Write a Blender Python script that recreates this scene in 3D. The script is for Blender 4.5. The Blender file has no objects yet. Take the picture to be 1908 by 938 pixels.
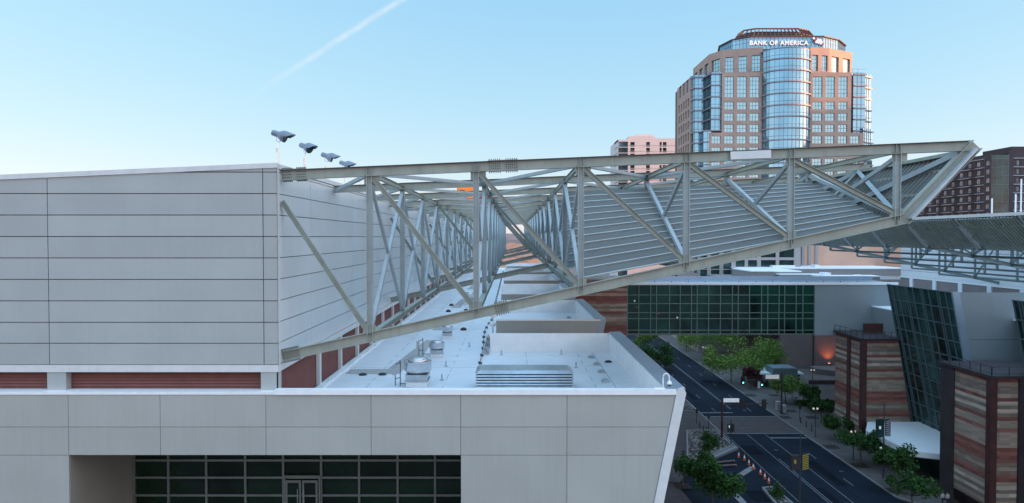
import bpy, math, random
from mathutils import Vector, Matrix, noise
random.seed(7)
R = math.radians
S = bpy.context.scene
C = S.collection
# ------------------------------------------------------------------ camera, sky, sun, exposure
F = 1271.0; TH = math.atan(27/F); CAMZ = 36.0
cam = bpy.data.cameras.new('camera'); co = bpy.data.objects.new('camera', cam); C.objects.link(co)
co.location = (0, 0, CAMZ); co.rotation_euler = (R(90)-TH, 0, 0)
cam.sensor_width = 36; cam.lens = 36*F/1908; cam.clip_start = .5; cam.clip_end = 30000
S.camera = co
S.view_settings.view_transform = 'Standard'; S.view_settings.look = 'None'
S.view_settings.gamma = 1; S.view_settings.use_curve_mapping = False
S.view_settings.exposure = 1.3
SUN_EL = 5.0
SUN_DIR = Vector((math.cos(R(SUN_EL))*math.cos(R(-11)), math.cos(R(SUN_EL))*math.sin(R(-11)), math.sin(R(SUN_EL))))
w = bpy.data.worlds.new("World"); S.world = w; w.use_nodes = True
nt = w.node_tree; nt.nodes.clear()
out = nt.nodes.new('ShaderNodeOutputWorld'); bg = nt.nodes.new('ShaderNodeBackground')
sky = nt.nodes.new('ShaderNodeTexSky'); sky.sky_type = 'NISHITA'; sky.sun_disc = False
sky.sun_elevation = R(SUN_EL)
sky.sun_rotation = math.atan2(SUN_DIR.x, SUN_DIR.y)
sky.altitude = 300; sky.air_density = 1.0; sky.dust_density = .3; sky.ozone_density = 2.2
bg.inputs['Strength'].default_value = .15
# a faint contrail high in the sky, laid along a great circle of real directions
def pxdir(x, y):
    u = (x-954)/F; v = (469-y)/F
    return Vector((u, math.cos(TH)+v*math.sin(TH), v*math.cos(TH)-math.sin(TH))).normalized()
d1, d2 = pxdir(760, -8), pxdir(470, 178)
nrm = d1.cross(d2).normalized()
geo = nt.nodes.new('ShaderNodeTexCoord')
def vdot(vec):
    n = nt.nodes.new('ShaderNodeVectorMath'); n.operation = 'DOT_PRODUCT'
    nt.links.new(geo.outputs['Generated'], n.inputs[0]); n.inputs[1].default_value = vec; return n.outputs['Value']
def mth(op, a, b=None, c=None):
    n = nt.nodes.new('ShaderNodeMath'); n.operation = op
    for i, s in enumerate((a, b, c)):
        if s is None: continue
        if isinstance(s, (int, float)): n.inputs[i].default_value = s
        else: nt.links.new(s, n.inputs[i])
    return n.outputs[0]
def mrange(v, a, b, c, d):
    n = nt.nodes.new('ShaderNodeMapRange'); n.clamp = True; n.interpolation_type = 'SMOOTHSTEP'
    nt.links.new(v, n.inputs[0])
    for i, s in enumerate((a, b, c, d)): n.inputs[i+1].default_value = s
    return n.outputs[0]
nz = nt.nodes.new('ShaderNodeTexNoise'); nz.inputs['Scale'].default_value = 22; nz.inputs['Detail'].default_value = 5
nt.links.new(geo.outputs['Generated'], nz.inputs['Vector'])
off = mth('MULTIPLY', mth('SUBTRACT', nz.outputs['Fac'], .5), .004)
dist = mth('ABSOLUTE', mth('ADD', vdot(nrm), off))
tang = nrm.cross(d1).normalized()
if tang.dot(d2) < 0: tang = -tang
along = vdot(tang)
ln = tang.dot(d2)
core = mrange(dist, 0.0, .0065, 1, 0)
a1 = mrange(along, ln*.35, ln*1.15, 1, 0)
nz2 = nt.nodes.new('ShaderNodeTexNoise'); nz2.inputs['Scale'].default_value = 60; nz2.inputs['Detail'].default_value = 6
nt.links.new(geo.outputs['Generated'], nz2.inputs['Vector'])
front = mrange(vdot(d1), .2, .5, 0, 1)
amt = mth('MULTIPLY', mth('MULTIPLY', mth('MULTIPLY', core, a1), front), mrange(nz2.outputs['Fac'], .2, .7, .15, .55))
sep = nt.nodes.new('ShaderNodeSeparateColor'); nt.links.new(sky.outputs[0], sep.inputs[0])
comb = nt.nodes.new('ShaderNodeCombineColor')
dsep = nt.nodes.new('ShaderNodeSeparateXYZ'); nt.links.new(geo.outputs['Generated'], dsep.inputs[0])
zen = mrange(dsep.outputs['Z'], .36, .95, 0, 1); back = mrange(mth('MULTIPLY', dsep.outputs['Y'], -1), -.45, .5, 0, 1)
side = mrange(dsep.outputs['X'], .62, .95, 0, 1)
for i, (k, p, az, ab, sx_) in enumerate(((1.40, .62, 2.6, 1.3, 1.35), (1.78, .35, 1.65, .74, 1.03), (2.35, .15, 1.38, .62, .87))):
    c = mth('MULTIPLY', mth('POWER', sep.outputs[i], p), k)
    c = mth('MULTIPLY', c, mth('ADD', mth('MULTIPLY', zen, az), mth('ADD', mth('MULTIPLY', side, sx_), mth('ADD', mth('MULTIPLY', back, ab), 1))))
    nt.links.new(c, comb.inputs[i])
mx = nt.nodes.new('ShaderNodeMix'); mx.data_type = 'RGBA'
nt.links.new(amt, mx.inputs[0]); nt.links.new(comb.outputs[0], mx.inputs[6]); mx.inputs[7].default_value = (2.35, 2.55, 2.7, 1)
nt.links.new(mx.outputs[2], bg.inputs['Color']); nt.links.new(bg.outputs[0], out.inputs[0])
sl = bpy.data.lights.new('sun', 'SUN'); sl.energy = 3.3; sl.angle = R(.5); sl.color = (1, .44, .17)
so = bpy.data.objects.new('sun', sl); C.objects.link(so)
so.rotation_euler = (-SUN_DIR).to_track_quat('-Z', 'Y').to_euler()
# ------------------------------------------------------------------ helpers
def P(x, y, Y):
    u = (x-954)/F; v = (469-y)/F; t = Y/(math.cos(TH)+v*math.sin(TH))
    return Vector((u*t, Y, CAMZ+t*(v*math.cos(TH)-math.sin(TH))))
def G(x, y, z=0.0):
    u = (x-954)/F; v = (469-y)/F; t = (z-CAMZ)/(v*math.cos(TH)-math.sin(TH))
    return Vector((u*t, t*(math.cos(TH)+v*math.sin(TH)), z))
def PX(x, Y, y=469): return P(x, y, Y).x
def PZ(y, Y): return P(954, y, Y).z
V = Vector
def mat(name, col, rough=.6, metal=0., var=.08, scale=3., bump=0., bscale=30., spec=.5, streak=0., emit=None, estr=0, coord='Object', island=0., stain=0., sscale=.25):
    m = bpy.data.materials.new(name); m.use_nodes = True; t = m.node_tree; b = t.nodes['Principled BSDF']
    b.inputs['Roughness'].default_value = rough; b.inputs['Metallic'].default_value = metal
    b.inputs['Specular IOR Level'].default_value = spec
    tc = t.nodes.new('ShaderNodeTexCoord')
    n = t.nodes.new('ShaderNodeTexNoise'); n.inputs['Scale'].default_value = scale; n.inputs['Detail'].default_value = 6
    t.links.new(tc.outputs[coord], n.inputs['Vector'])
    r = t.nodes.new('ShaderNodeValToRGB')
    r.color_ramp.elements[0].position = .3; r.color_ramp.elements[1].position = .7
    r.color_ramp.elements[0].color = (*[c*(1-var) for c in col], 1)
    r.color_ramp.elements[1].color = (*[min(1, c*(1+var)) for c in col], 1)
    t.links.new(n.outputs['Fac'], r.inputs[0])
    last = r.outputs[0]
    if streak:
        mp = t.nodes.new('ShaderNodeMapping'); mp.inputs['Scale'].default_value = (3, 3, .18)
        t.links.new(tc.outputs[coord], mp.inputs[0])
        n2 = t.nodes.new('ShaderNodeTexNoise'); n2.inputs['Scale'].default_value = 1.3; n2.inputs['Detail'].default_value = 5
        t.links.new(mp.outputs[0], n2.inputs['Vector'])
        rr = t.nodes.new('ShaderNodeMapRange'); rr.inputs[1].default_value = .45; rr.inputs[2].default_value = .75
        rr.inputs[3].default_value = 0; rr.inputs[4].default_value = streak
        t.links.new(n2.outputs['Fac'], rr.inputs[0])
        mm = t.nodes.new('ShaderNodeMix'); mm.data_type = 'RGBA'; mm.blend_type = 'MULTIPLY'
        t.links.new(rr.outputs[0], mm.inputs[0]); t.links.new(last, mm.inputs[6]); mm.inputs[7].default_value = (.55, .53, .5, 1)
        last = mm.outputs[2]
    if island:
        gi = t.nodes.new('ShaderNodeNewGeometry'); mi_ = t.nodes.new('ShaderNodeMapRange'); mi_.inputs[3].default_value = 1-island; mi_.inputs[4].default_value = 1+island
        t.links.new(gi.outputs['Random Per Island'], mi_.inputs[0]); vs = t.nodes.new('ShaderNodeVectorMath'); vs.operation = 'SCALE'
        t.links.new(last, vs.inputs[0]); t.links.new(mi_.outputs[0], vs.inputs['Scale']); last = vs.outputs[0]
    if stain:
        ns = t.nodes.new('ShaderNodeTexNoise'); ns.inputs['Scale'].default_value = sscale; ns.inputs['Detail'].default_value = 9; ns.inputs['Roughness'].default_value = .62; ns.inputs['Distortion'].default_value = .6
        t.links.new(tc.outputs[coord], ns.inputs['Vector']); ms = t.nodes.new('ShaderNodeMapRange'); ms.inputs[1].default_value = .52; ms.inputs[2].default_value = .68; ms.inputs[3].default_value = 0; ms.inputs[4].default_value = stain
        t.links.new(ns.outputs['Fac'], ms.inputs[0]); m2 = t.nodes.new('ShaderNodeMix'); m2.data_type = 'RGBA'; m2.blend_type = 'MULTIPLY'
        t.links.new(ms.outputs[0], m2.inputs[0]); t.links.new(last, m2.inputs[6]); m2.inputs[7].default_value = (.55, .52, .48, 1); last = m2.outputs[2]
    t.links.new(last, b.inputs['Base Color'])
    if bump:
        n3 = t.nodes.new('ShaderNodeTexNoise'); n3.inputs['Scale'].default_value = bscale; n3.inputs['Detail'].default_value = 5
        t.links.new(tc.outputs[coord], n3.inputs['Vector'])
        bp = t.nodes.new('ShaderNodeBump'); bp.inputs['Strength'].default_value = bump; bp.inputs['Distance'].default_value = .05
        t.links.new(n3.outputs['Fac'], bp.inputs['Height']); t.links.new(bp.outputs[0], b.inputs['Normal'])
    if emit:
        b.inputs['Emission Color'].default_value = (*emit, 1); b.inputs['Emission Strength'].default_value = estr
    return m
M = {}
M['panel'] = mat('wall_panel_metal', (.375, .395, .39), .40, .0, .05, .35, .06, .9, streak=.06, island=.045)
M['panel_side_lit'] = mat('lit_side_panel_metal', (.60, .61, .61), .36, .0, .05, .35, .08, .8, streak=.06, island=.035)  # paler copy of the wall metal; brighter sky light put into the colour
M['lower'] = mat('composite_panel', (.375, .38, .355), .42, .0, .05, .3, .05, .8, streak=.10, island=.035)
M['joint'] = mat('dark_joint', (.03, .035, .04), .8)
M['trim'] = mat('pale_metal_trim', (.62, .63, .63), .4, 0, .05, 2, streak=.1)
M['cap'] = mat('sky_tinted_coping', (.30, .38, .46), .32, .35, .06, .5, streak=.1)  # blue of the reflected sky is mixed into this base colour
M['steel'] = mat('painted_steel', (.285, .305, .265), .48, .0, .10, 1.2, .05, 8, streak=.25)
M['steel2'] = mat('blue_grey_steel', (.16, .20, .20), .5, .1, .15, 1)
M['bolt'] = mat('galvanised_bolts', (.05, .052, .05), .6, .2, .2, 6)
M['deck'] = mat('deck_metal', (.145, .145, .135), .65, .0, .08, .5, spec=.15, streak=.12)
M['deck_lip_lit'] = mat('lit_deck_lip_metal', (.44, .46, .45), .4, .1, .05, 1)  # pale colour stands in for light caught along the blade edges
M['deck2'] = mat('pale_rib_deck', (.36, .42, .39), .5, .2, .15, .8)  # rib metal, raised in tone against the dark backing sheet
M['louvre'] = mat('oxide_red_louvre', (.20, .075, .065), .6, 0, .12, 1)
M['roof'] = mat('white_roof_membrane', (.80, .815, .84), .55, 0, .05, .35, .1, 3, stain=.22, sscale=.35)
M['roofwall'] = mat('white_parapet_membrane', (.86, .865, .87), .6, 0, .05, .8, .05, 3, streak=.06)
M['tan'] = mat('tan_walk_pad', (.44, .42, .40), .8, 0, .1, 2)
M['galv'] = mat('galvanised_sheet', (.50, .52, .54), .32, .75, .12, 2, .05, 5)
M['alum'] = mat('spun_aluminium', (.62, .64, .66), .26, .85, .1, 3)
M['white'] = mat('white_paint', (.8, .8, .8), .45, 0, .04, 3)
M['black'] = mat('black_rubber', (.025, .025, .028), .6, 0, .2, 4)
M['darksteel'] = mat('dark_steel', (.05, .055, .06), .5, .2, .15, 3)
M['glassdark'] = mat('dark_green_glass', (.008, .034, .024), .06, 0, .95, .22, spec=.55)
M['glassteal'] = mat('teal_glass', (.014, .044, .042), .07, 0, .95, .2, spec=.6)
M['balglass'] = mat('near_black_glass', (.003, .012, .006), .08, 0, .9, .25, spec=.35)
M['mullion'] = mat('mullion_grey', (.13, .145, .14), .5, .2, .08, 3)
M['mulbridge'] = mat('bridge_mullion', (.135, .20, .175), .5, .2, .08, 3)
M['bglass'] = mat('blue_reflective_glass', (.22, .385, .49), .08, .8, .18, .18)
M['bwin'] = mat('pale_window_glass', (.31, .47, .52), .12, .7, .15, .3)
M['granite'] = mat('pinkish_granite', (.385, .26, .21), .65, 0, .10, .25, .05, 3, streak=.08)
M['bmull'] = mat('tower_mullion', (.12, .15, .20), .5, .3, .08, 1)
M['crownroof'] = mat('copper_brown_louvre', (.13, .055, .045), .55, .2, .15, 1)
M['pink'] = mat('pale_stucco', (.62, .54, .53), .8, 0, .05, .3, streak=.08)
M['palebl'] = mat('pale_grey_panel', (.55, .56, .58), .7, 0, .05, .3)
M['brickp'] = mat('plum_brick', (.068, .047, .052), .85, 0, .15, .4, .1, 3)
M['slab'] = mat('pale_floor_slab', (.42, .42, .44), .7, 0, .08, 1)
M['tanwall'] = mat('sun_tinted_stucco', (.62, .36, .26), .85, 0, .07, .2, streak=.1)  # warm sunlight on the tan wall is mixed into this colour
M['office'] = mat('office_stone', (.36, .31, .30), .8, 0, .07, .3)
M['taupe'] = mat('taupe_stucco', (.17, .14, .14), .85, 0, .08, .3, streak=.15)
M['greywall'] = mat('grey_panel', (.235, .27, .285), .5, .1, .06, .3, streak=.08)
M['rust'] = mat('oxide_column', (.075, .028, .026), .6, .2, .2, 1)
M['bronze'] = mat('bronze_panel', (.06, .045, .05), .5, .3, .2, .6)
M['asphalt'] = mat('asphalt', (.013, .019, .030), .9, 0, .25, .12, .2, 12, spec=.15, stain=.5, sscale=.2)
M['pavers'] = mat('red_brown_pavers', (.085, .062, .062), .85, 0, .2, .8, .2, 10)
M['ground'] = mat('desert_ground', (.11, .08, .075), .9, 0, .3, .02, .2, 2)
M['walk'] = mat('sidewalk_concrete', (.125, .105, .10), .85, 0, .15, .5, .1, 8)
M['kerb'] = mat('kerb_concrete', (.25, .24, .24), .8, 0, .12, 1)
M['paint'] = mat('road_paint', (.22, .23, .24), .7, 0, .35, 3)
M['rock'] = mat('river_rock', (.17, .14, .13), .85, 0, .45, 2)
M['soil'] = mat('planter_soil', (.05, .04, .035), .9, 0, .2, 3)
M['bark'] = mat('bark', (.10, .085, .06), .9, 0, .25, 6)
M['leafA'] = mat('light_green_leaf', (.15, .235, .05), .8, spec=.15, metal=0, var=.35, scale=1.2)
M['leafB'] = mat('dark_green_leaf', (.036, .085, .022), .8, spec=.15, metal=0, var=.35, scale=1.2)
M['leafR'] = mat('red_leaf', (.08, .02, .02), .7, 0, .35, 1.2)
M['orange'] = mat('orange_panel', (.80, .25, .03), .5, 0, .06, .5)
M['redp'] = mat('red_panel', (.5, .03, .06), .5, 0, .06, .5)
M['cone'] = mat('cone_orange', (.7, .10, .03), .5)
M['yellow'] = mat('yellow_plate', (.4, .3, .05), .5)
M['green_lamp'] = mat('green_lamp', (.05, .6, .4), .3, emit=(.1, 1, .65), estr=2.5)
M['sign_lit'] = mat('lit_sign_face', (.7, .72, .75), .4, emit=(.9, .93, 1), estr=.10)
M['letters'] = mat('lit_white_letters', (.85, .85, .85), .4, emit=(1, 1, 1), estr=.05)
M['lampwarm'] = mat('warm_lamp', (1, .6, .4), .4, emit=(1, .28, .10), estr=1.2)
M['globe'] = mat('lamp_globe', (.9, .85, .8), .4, emit=(1, .7, .5), estr=.12)
M['wood'] = mat('weathered_wood', (.22, .14, .11), .8, 0, .2, 3)
M['skin'] = mat('skin', (.35, .2, .14), .6)
M['shirt'] = mat('pale_shirt', (.45, .42, .45), .8)
M['darkcloth'] = mat('dark_clothing', (.03, .03, .04), .8)
M['hair'] = mat('dark_hair', (.02, .015, .01), .7)
M['hill'] = mat('desert_hill', (.20, .15, .15), .95, 0, .25, .002)
M['cityw'] = mat('far_pale_walls', (.42, .33, .28), .85, 0, .15, .05)
M['cityr'] = mat('far_roof', (.35, .18, .12), .85, 0, .15, .05)
M['shade_off'] = mat('blocker_concrete', (.3, .28, .26), .8)
def stone_mat():
    m = bpy.data.materials.new('banded_sandstone'); m.use_nodes = True; t = m.node_tree; b = t.nodes['Principled BSDF']
    b.inputs['Roughness'].default_value = .8
    tc = t.nodes.new('ShaderNodeTexCoord'); sp = t.nodes.new('ShaderNodeSeparateXYZ'); t.links.new(tc.outputs['Object'], sp.inputs[0])
    def fl(src, mul):
        a = t.nodes.new('ShaderNodeMath'); a.operation = 'MULTIPLY'; t.links.new(src, a.inputs[0]); a.inputs[1].default_value = mul
        f = t.nodes.new('ShaderNodeMath'); f.operation = 'FLOOR'; t.links.new(a.outputs[0], f.inputs[0]); return f.outputs[0]
    zf = fl(sp.outputs['Z'], 2.1)
    wn = t.nodes.new('ShaderNodeTexWhiteNoise'); wn.noise_dimensions = '1D'; t.links.new(zf, wn.inputs['W'])
    rp = t.nodes.new('ShaderNodeValToRGB'); cr = rp.color_ramp; cr.interpolation = 'CONSTANT'
    cols = [(0, (.20, .07, .055)), (.24, (.33, .25, .19)), (.42, (.20, .145, .115)), (.62, (.46, .37, .29)), (.74, (.26, .10, .075)), (.86, (.31, .22, .16))]
    cr.elements[0].color = (*cols[0][1], 1); cr.elements[1].position = cols[1][0]; cr.elements[1].color = (*cols[1][1], 1)
    for p, c in cols[2:]:
        e = cr.elements.new(p); e.color = (*c, 1)
    t.links.new(wn.outputs['Value'], rp.inputs[0])
    ad = t.nodes.new('ShaderNodeMath'); ad.operation = 'ADD'; t.links.new(sp.outputs['X'], ad.inputs[0]); t.links.new(sp.outputs['Y'], ad.inputs[1])
    cb = t.nodes.new('ShaderNodeCombineXYZ'); t.links.new(fl(ad.outputs[0], .8), cb.inputs[0]); t.links.new(fl(sp.outputs['Z'], 3.1), cb.inputs[1])
    w2 = t.nodes.new('ShaderNodeTexWhiteNoise'); w2.noise_dimensions = '2D'; t.links.new(cb.outputs[0], w2.inputs['Vector'])
    mr = t.nodes.new('ShaderNodeMapRange'); mr.inputs[3].default_value = .78; mr.inputs[4].default_value = 1.2; t.links.new(w2.outputs['Value'], mr.inputs[0])
    mm = t.nodes.new('ShaderNodeVectorMath'); mm.operation = 'SCALE'; t.links.new(rp.outputs[0], mm.inputs[0]); t.links.new(mr.outputs[0], mm.inputs['Scale'])
    t.links.new(mm.outputs[0], b.inputs['Base Color'])
    return m
M['stone'] = stone_mat()

class MB:
    def __init__(s): s.v = []; s.f = []; s.m = []; s.mats = []
    def mi(s, m):
        if m is None: return 0
        if m not in s.mats: s.mats.append(m)
        return s.mats.index(m)
    def poly(s, pts, m=None):
        n = len(s.v); s.v += [tuple(p) for p in pts]; s.f.append(tuple(range(n, n+len(pts)))); s.m.append(s.mi(m))
    def hexa(s, c, m=None):       # 8 corners: bottom 4 ccw, top 4 ccw
        n = len(s.v); s.v += [tuple(p) for p in c]; k = s.mi(m)
        for f in ((3, 2, 1, 0), (4, 5, 6, 7), (0, 1, 5, 4), (1, 2, 6, 5), (2, 3, 7, 6), (3, 0, 4, 7)):
            s.f.append(tuple(n+i for i in f)); s.m.append(k)
    def box(s, x0, x1, y0, y1, z0, z1, m=None):
        s.hexa([(x0, y0, z0), (x1, y0, z0), (x1, y1, z0), (x0, y1, z0), (x0, y0, z1), (x1, y0, z1), (x1, y1, z1), (x0, y1, z1)], m)
    def obox(s, o, a, b, c, m=None):   # corner + three edge vectors
        o, a, b, c = V(o), V(a), V(b), V(c)
        s.hexa([o, o+a, o+a+b, o+b, o+c, o+a+c, o+a+b+c, o+b+c], m)
    def beam(s, p, q, h, wd, n=(0, 1, 0), m=None, off=0):
        p, q = V(p), V(q); d = (q-p).normalized(); n = V(n); n = (n-d*n.dot(d)).normalized(); sd = d.cross(n)
        o = p-sd*h/2-n*wd/2+sd*off
        s.obox(o, q-p, n*wd, sd*h, m)
    def ibeam(s, p, q, h, wd, t=.03, n=(0, 1, 0), m=None, top=None):
        p, q = V(p), V(q); d = (q-p).normalized(); nn = V(n); nn = (nn-d*nn.dot(d)).normalized(); sd = d.cross(nn)
        s.beam(p, q, h-2*t, t, nn, m)
        for k in (-1, 1): s.beam(p+sd*k*(h/2-t/2), q+sd*k*(h/2-t/2), t, wd, nn, top if (top and sd.z*k > 0) else m)
    def tube(s, pts, r, seg=8, m=None, cap=True):
        pts = [V(p) for p in pts]; n0 = len(s.v); k = s.mi(m)
        rs = r if isinstance(r, (list, tuple)) else [r]*len(pts)
        for i, p in enumerate(pts):
            d = (pts[min(i+1, len(pts)-1)]-pts[max(i-1, 0)]).normalized()
            a = d.cross(V((0, 0, 1)))
            if a.length < .05: a = d.cross(V((1, 0, 0)))
            a.normalize(); b = d.cross(a)
            for j in range(seg):
                t = 2*math.pi*j/seg; s.v.append(tuple(p+(a*math.cos(t)+b*math.sin(t))*rs[i]))
        for i in range(len(pts)-1):
            for j in range(seg):
                a = n0+i*seg+j; b = n0+i*seg+(j+1) % seg; s.f.append((a, a+seg, b+seg, b)); s.m.append(k)
        if cap:
            s.f.append(tuple(n0+j for j in range(seg))); s.m.append(k)
            s.f.append(tuple(n0+(len(pts)-1)*seg+j for j in reversed(range(seg)))); s.m.append(k)
    def lathe(s, c, prof, seg=20, m=None):
        c = V(c); n0 = len(s.v); k = s.mi(m)
        for r, z in prof:
            for j in range(seg):
                t = 2*math.pi*j/seg; s.v.append((c.x+r*math.cos(t), c.y+r*math.sin(t), c.z+z))
        for i in range(len(prof)-1):
            for j in range(seg):
                a = n0+i*seg+j; b = n0+i*seg+(j+1) % seg; s.f.append((a, b, b+seg, a+seg)); s.m.append(k)
        s.f.append(tuple(n0+j for j in reversed(range(seg)))); s.m.append(k)
        s.f.append(tuple(n0+(len(prof)-1)*seg+j for j in range(seg))); s.m.append(k)
    def prism(s, pts, z0, z1, m=None):
        n = len(pts); a = [(p[0], p[1], z0) for p in pts]; b = [(p[0], p[1], z1) for p in pts]
        s.poly(list(reversed(a)), m); s.poly(b, m)
        for i in range(n): j = (i+1) % n; s.poly([a[i], a[j], b[j], b[i]], m)
    def build(s, name, m, parent=None, smooth=False, at=None):
        me = bpy.data.meshes.new(name)
        vv = s.v
        if at is not None: vv = [(x-at[0], y-at[1], z-at[2]) for x, y, z in s.v]
        me.from_pydata(vv, [], s.f)
        ml = s.mats if s.mats else [m]
        if s.mats and m is not None and None in s.mats: pass
        for q in ml: me.materials.append(q if not isinstance(q, str) else M[q])
        if s.mats: me.polygons.foreach_set('material_index', s.m)
        if smooth: me.polygons.foreach_set('use_smooth', [True]*len(s.f))
        me.update()
        o = bpy.data.objects.new(name, me); C.objects.link(o)
        if at is not None: o.location = at
        if parent is not None:
            o.parent = parent
            o.location = (V(at) if at is not None else V((0, 0, 0))) - root_loc(parent)
        return o
def root_loc(o):
    l = V((0, 0, 0))
    while o is not None: l += o.location; o = o.parent
    return l
def tag(o, label, cat, group=None, kind=None):
    if label: o['label'] = label
    if cat: o['category'] = cat
    if group: o['group'] = group
    if kind: o['kind'] = kind
    return o
def struct(o): o['kind'] = 'structure'; return o
def thing(name, label, cat, loc=(0, 0, 0), group=None):
    o = bpy.data.objects.new(name, None); C.objects.link(o); o.location = loc; o.empty_display_size = .3
    return tag(o, label, cat, group)
def copy_tree(o, loc=None, label=None, parent=None):
    c = o.copy(); C.objects.link(c)
    if parent is not None: c.parent = parent
    if loc is not None: c.location = loc
    if label: c['label'] = label
    for ch in [x for x in bpy.data.objects if x.parent == o]: copy_tree(ch, parent=c)
    return c
def bevel(o, wd=.02, seg=2):
    m = o.modifiers.new('bevel', 'BEVEL'); m.width = wd; m.segments = seg; m.limit_method = 'ANGLE'; return o
def facade(mb, o, u, n, width, z0, z1, openings, t=.5, m=None):
    """wall of boxes with real openings. o = corner at ground, u = along, n = outward; openings = (u0,u1,z0,z1)"""
    o, u, n = V(o), V(u).normalized(), V(n).normalized()
    us = sorted({0, width, *[a for op in openings for a in op[:2]]}); zs = sorted({z0, z1, *[a for op in openings for a in op[2:]]})
    for j in range(len(zs)-1):
        za, zb = zs[j], zs[j+1]; run = None
        for i in range(len(us)-1):
            ua, ub = us[i], us[i+1]; uc, zc = (ua+ub)/2, (za+zb)/2
            hole = any(a < uc < b and c < zc < d for a, b, c, d in openings)
            if not hole:
                if run is None: run = ua
            if (hole or i == len(us)-2) and run is not None:
                e = ua if hole else ub
                p = o+u*run-n*t; mb.obox((p.x, p.y, za), u*(e-run), n*t, (0, 0, zb-za), m); run = None
def grid_glass(g, fr, o, u, n, width, z0, z1, us, zs, t=.08, d=.12, lean=(0, 0, 0)):
    """glass sheet + mullion bars. lean = displacement of u-line per metre of height"""
    o, u, n = V(o), V(u).normalized(), V(n).normalized(); L = V(lean)
    def pt(a, z, e=0): return V((o.x, o.y, 0))+u*a+V((0, 0, z))+L*(z-z0)+n*e
    up = (V((0, 0, 1))+L)
    g.hexa([pt(0, z0, -.06), pt(width, z0, -.06), pt(width, z0, 0), pt(0, z0, 0), pt(0, z1, -.06), pt(width, z1, -.06), pt(width, z1, 0), pt(0, z1, 0)])
    for a in us:
        fr.hexa([pt(a-t/2, z0, .003), pt(a+t/2, z0, .003), pt(a+t/2, z0, d), pt(a-t/2, z0, d), pt(a-t/2, z1, .003), pt(a+t/2, z1, .003), pt(a+t/2, z1, d), pt(a-t/2, z1, d)])
    for z in zs:
        fr.hexa([pt(0, z-t/2, .003), pt(width, z-t/2, .003), pt(width, z-t/2, d-.012), pt(0, z-t/2, d-.012), pt(0, z+t/2, .003), pt(width, z+t/2, .003), pt(width, z+t/2, d-.012), pt(0, z+t/2, d-.012)])
def frange(a, b, s):
    r = []
    while a < b-1e-6: r.append(a); a += s
    return r
def lin(a, b, n): return [a+(b-a)*i/(n-1) for i in range(n)]
# ------------------------------------------------------------------ ground and streets
mb = MB(); mb.poly([(-9000, -3000, -.01), (9000, -3000, -.01), (9000, 16000, -.01), (-9000, 16000, -.01)])
struct(mb.build('ground', M['ground']))
mb = MB(); mb.poly([(38.5, 60, .01), (53, 60, .01), (53, 900, .01), (38.5, 900, .01)])
mb.poly([(26.5, 60, .009), (38.6, 60, .009), (38.6, 115.0, .009), (27.4, 104.6, .009), (24, 98, .009)])
mb.poly([(52.9, 60, .009), (90, 60, .009), (90, 82, .009), (60, 82, .009), (53, 93, .009)])
struct(mb.build('road', M['asphalt']))
mb = MB(); mb.poly([(38.5, 124.2, .016), (53, 124.2, .016), (53, 136, .016), (38.5, 136, .016)])
struct(mb.build('crosswalk_pavers', M['pavers']))
mb = MB()
mb.prism([(53.25, 94), (59.5, 84), (100, 84), (100, 900), (53.25, 900)], 0, .13)
struct(mb.build('right_sidewalk', M['walk']))
mb = MB()
mb.prism([(9, 100), (24.5, 99), (27.2, 105.4), (38.25, 116), (38.25, 900), (9, 900)], 0, .13)
mb.prism([(9, 60), (26.2, 60), (23.8, 98), (9, 99)], 0, .13)
struct(mb.build('left_sidewalk', M['pavers']))
mb = MB()
mb.box(53, 53.25, 94, 900, 0, .15); mb.box(38.25, 38.5, 116, 900, 0, .15)
mb.beam((53.1, 94, .075), (59.5, 84, .075), .25, .15, (0, 0, 1))
mb.beam((27.2, 105.4, .075), (38.3, 116, .075), .9, .15, (0, 0, 1))
struct(mb.build('kerb', M['kerb']))
mb = MB()
def line(x0, y0, x1, y1, wd=.12, z=.022):
    d = (V((x1, y1, 0))-V((x0, y0, 0))).normalized(); s = V((-d.y, d.x, 0))*wd/2
    mb.poly([(x0-s.x, y0-s.y, z), (x1-s.x, y1-s.y, z), (x1+s.x, y1+s.y, z), (x0+s.x, y0+s.y, z)])
for y in (124.2, 136): line(38.7, y, 52.8, y, .3, .026)
line(46.3, 121.5, 52.7, 121.5, .5); line(38.8, 139, 45.2, 139, .5)
for y in frange(140, 420, 12):
    line(42, y, 42, y+3); line(49.4, y, 49.4, y+3)
for y in frange(62, 120, 12):
    line(49.4, y, 49.4, y+3)
line(45.6, 142, 45.6, 420, .1); line(45.9, 142, 45.9, 420, .1)
line(42.9, 66, 42.9, 123.9, .1); line(43.3, 66, 43.3, 110, .1); line(46.2, 66, 46.2, 123.9, .1)
line(39.0, 66, 39.0, 123.8, .1, .023)
struct(mb.build('road_markings', M['paint']))
M['patch'] = mat('asphalt_patch', (.008, .011, .017), .95, 0, .3, .6, .2, 12, spec=.1)
mb = MB()
for x0, y0, x1, y1 in ((39.4, 112, 41.8, 117), (47.2, 98, 48.6, 109), (50.4, 128, 52.2, 131), (40, 150, 41.3, 162), (47.5, 168, 50, 171), (33, 92, 36, 96), (43.6, 88, 44.6, 97)):
    mb.poly([(x0, y0, .013), (x1, y0, .013), (x1, y1, .013), (x0, y1, .013)])
for a_, b_ in (((38.6, 119), (53, 121)), ((44, 146), (53, 149)), ((38.8, 101), (47, 99.4)), ((48.2, 66), (47.6, 118)), ((44.2, 124), (44.6, 200))):
    line(*a_, *b_, .09, .0145)
struct(mb.build('road_patches', M['patch']))
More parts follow.
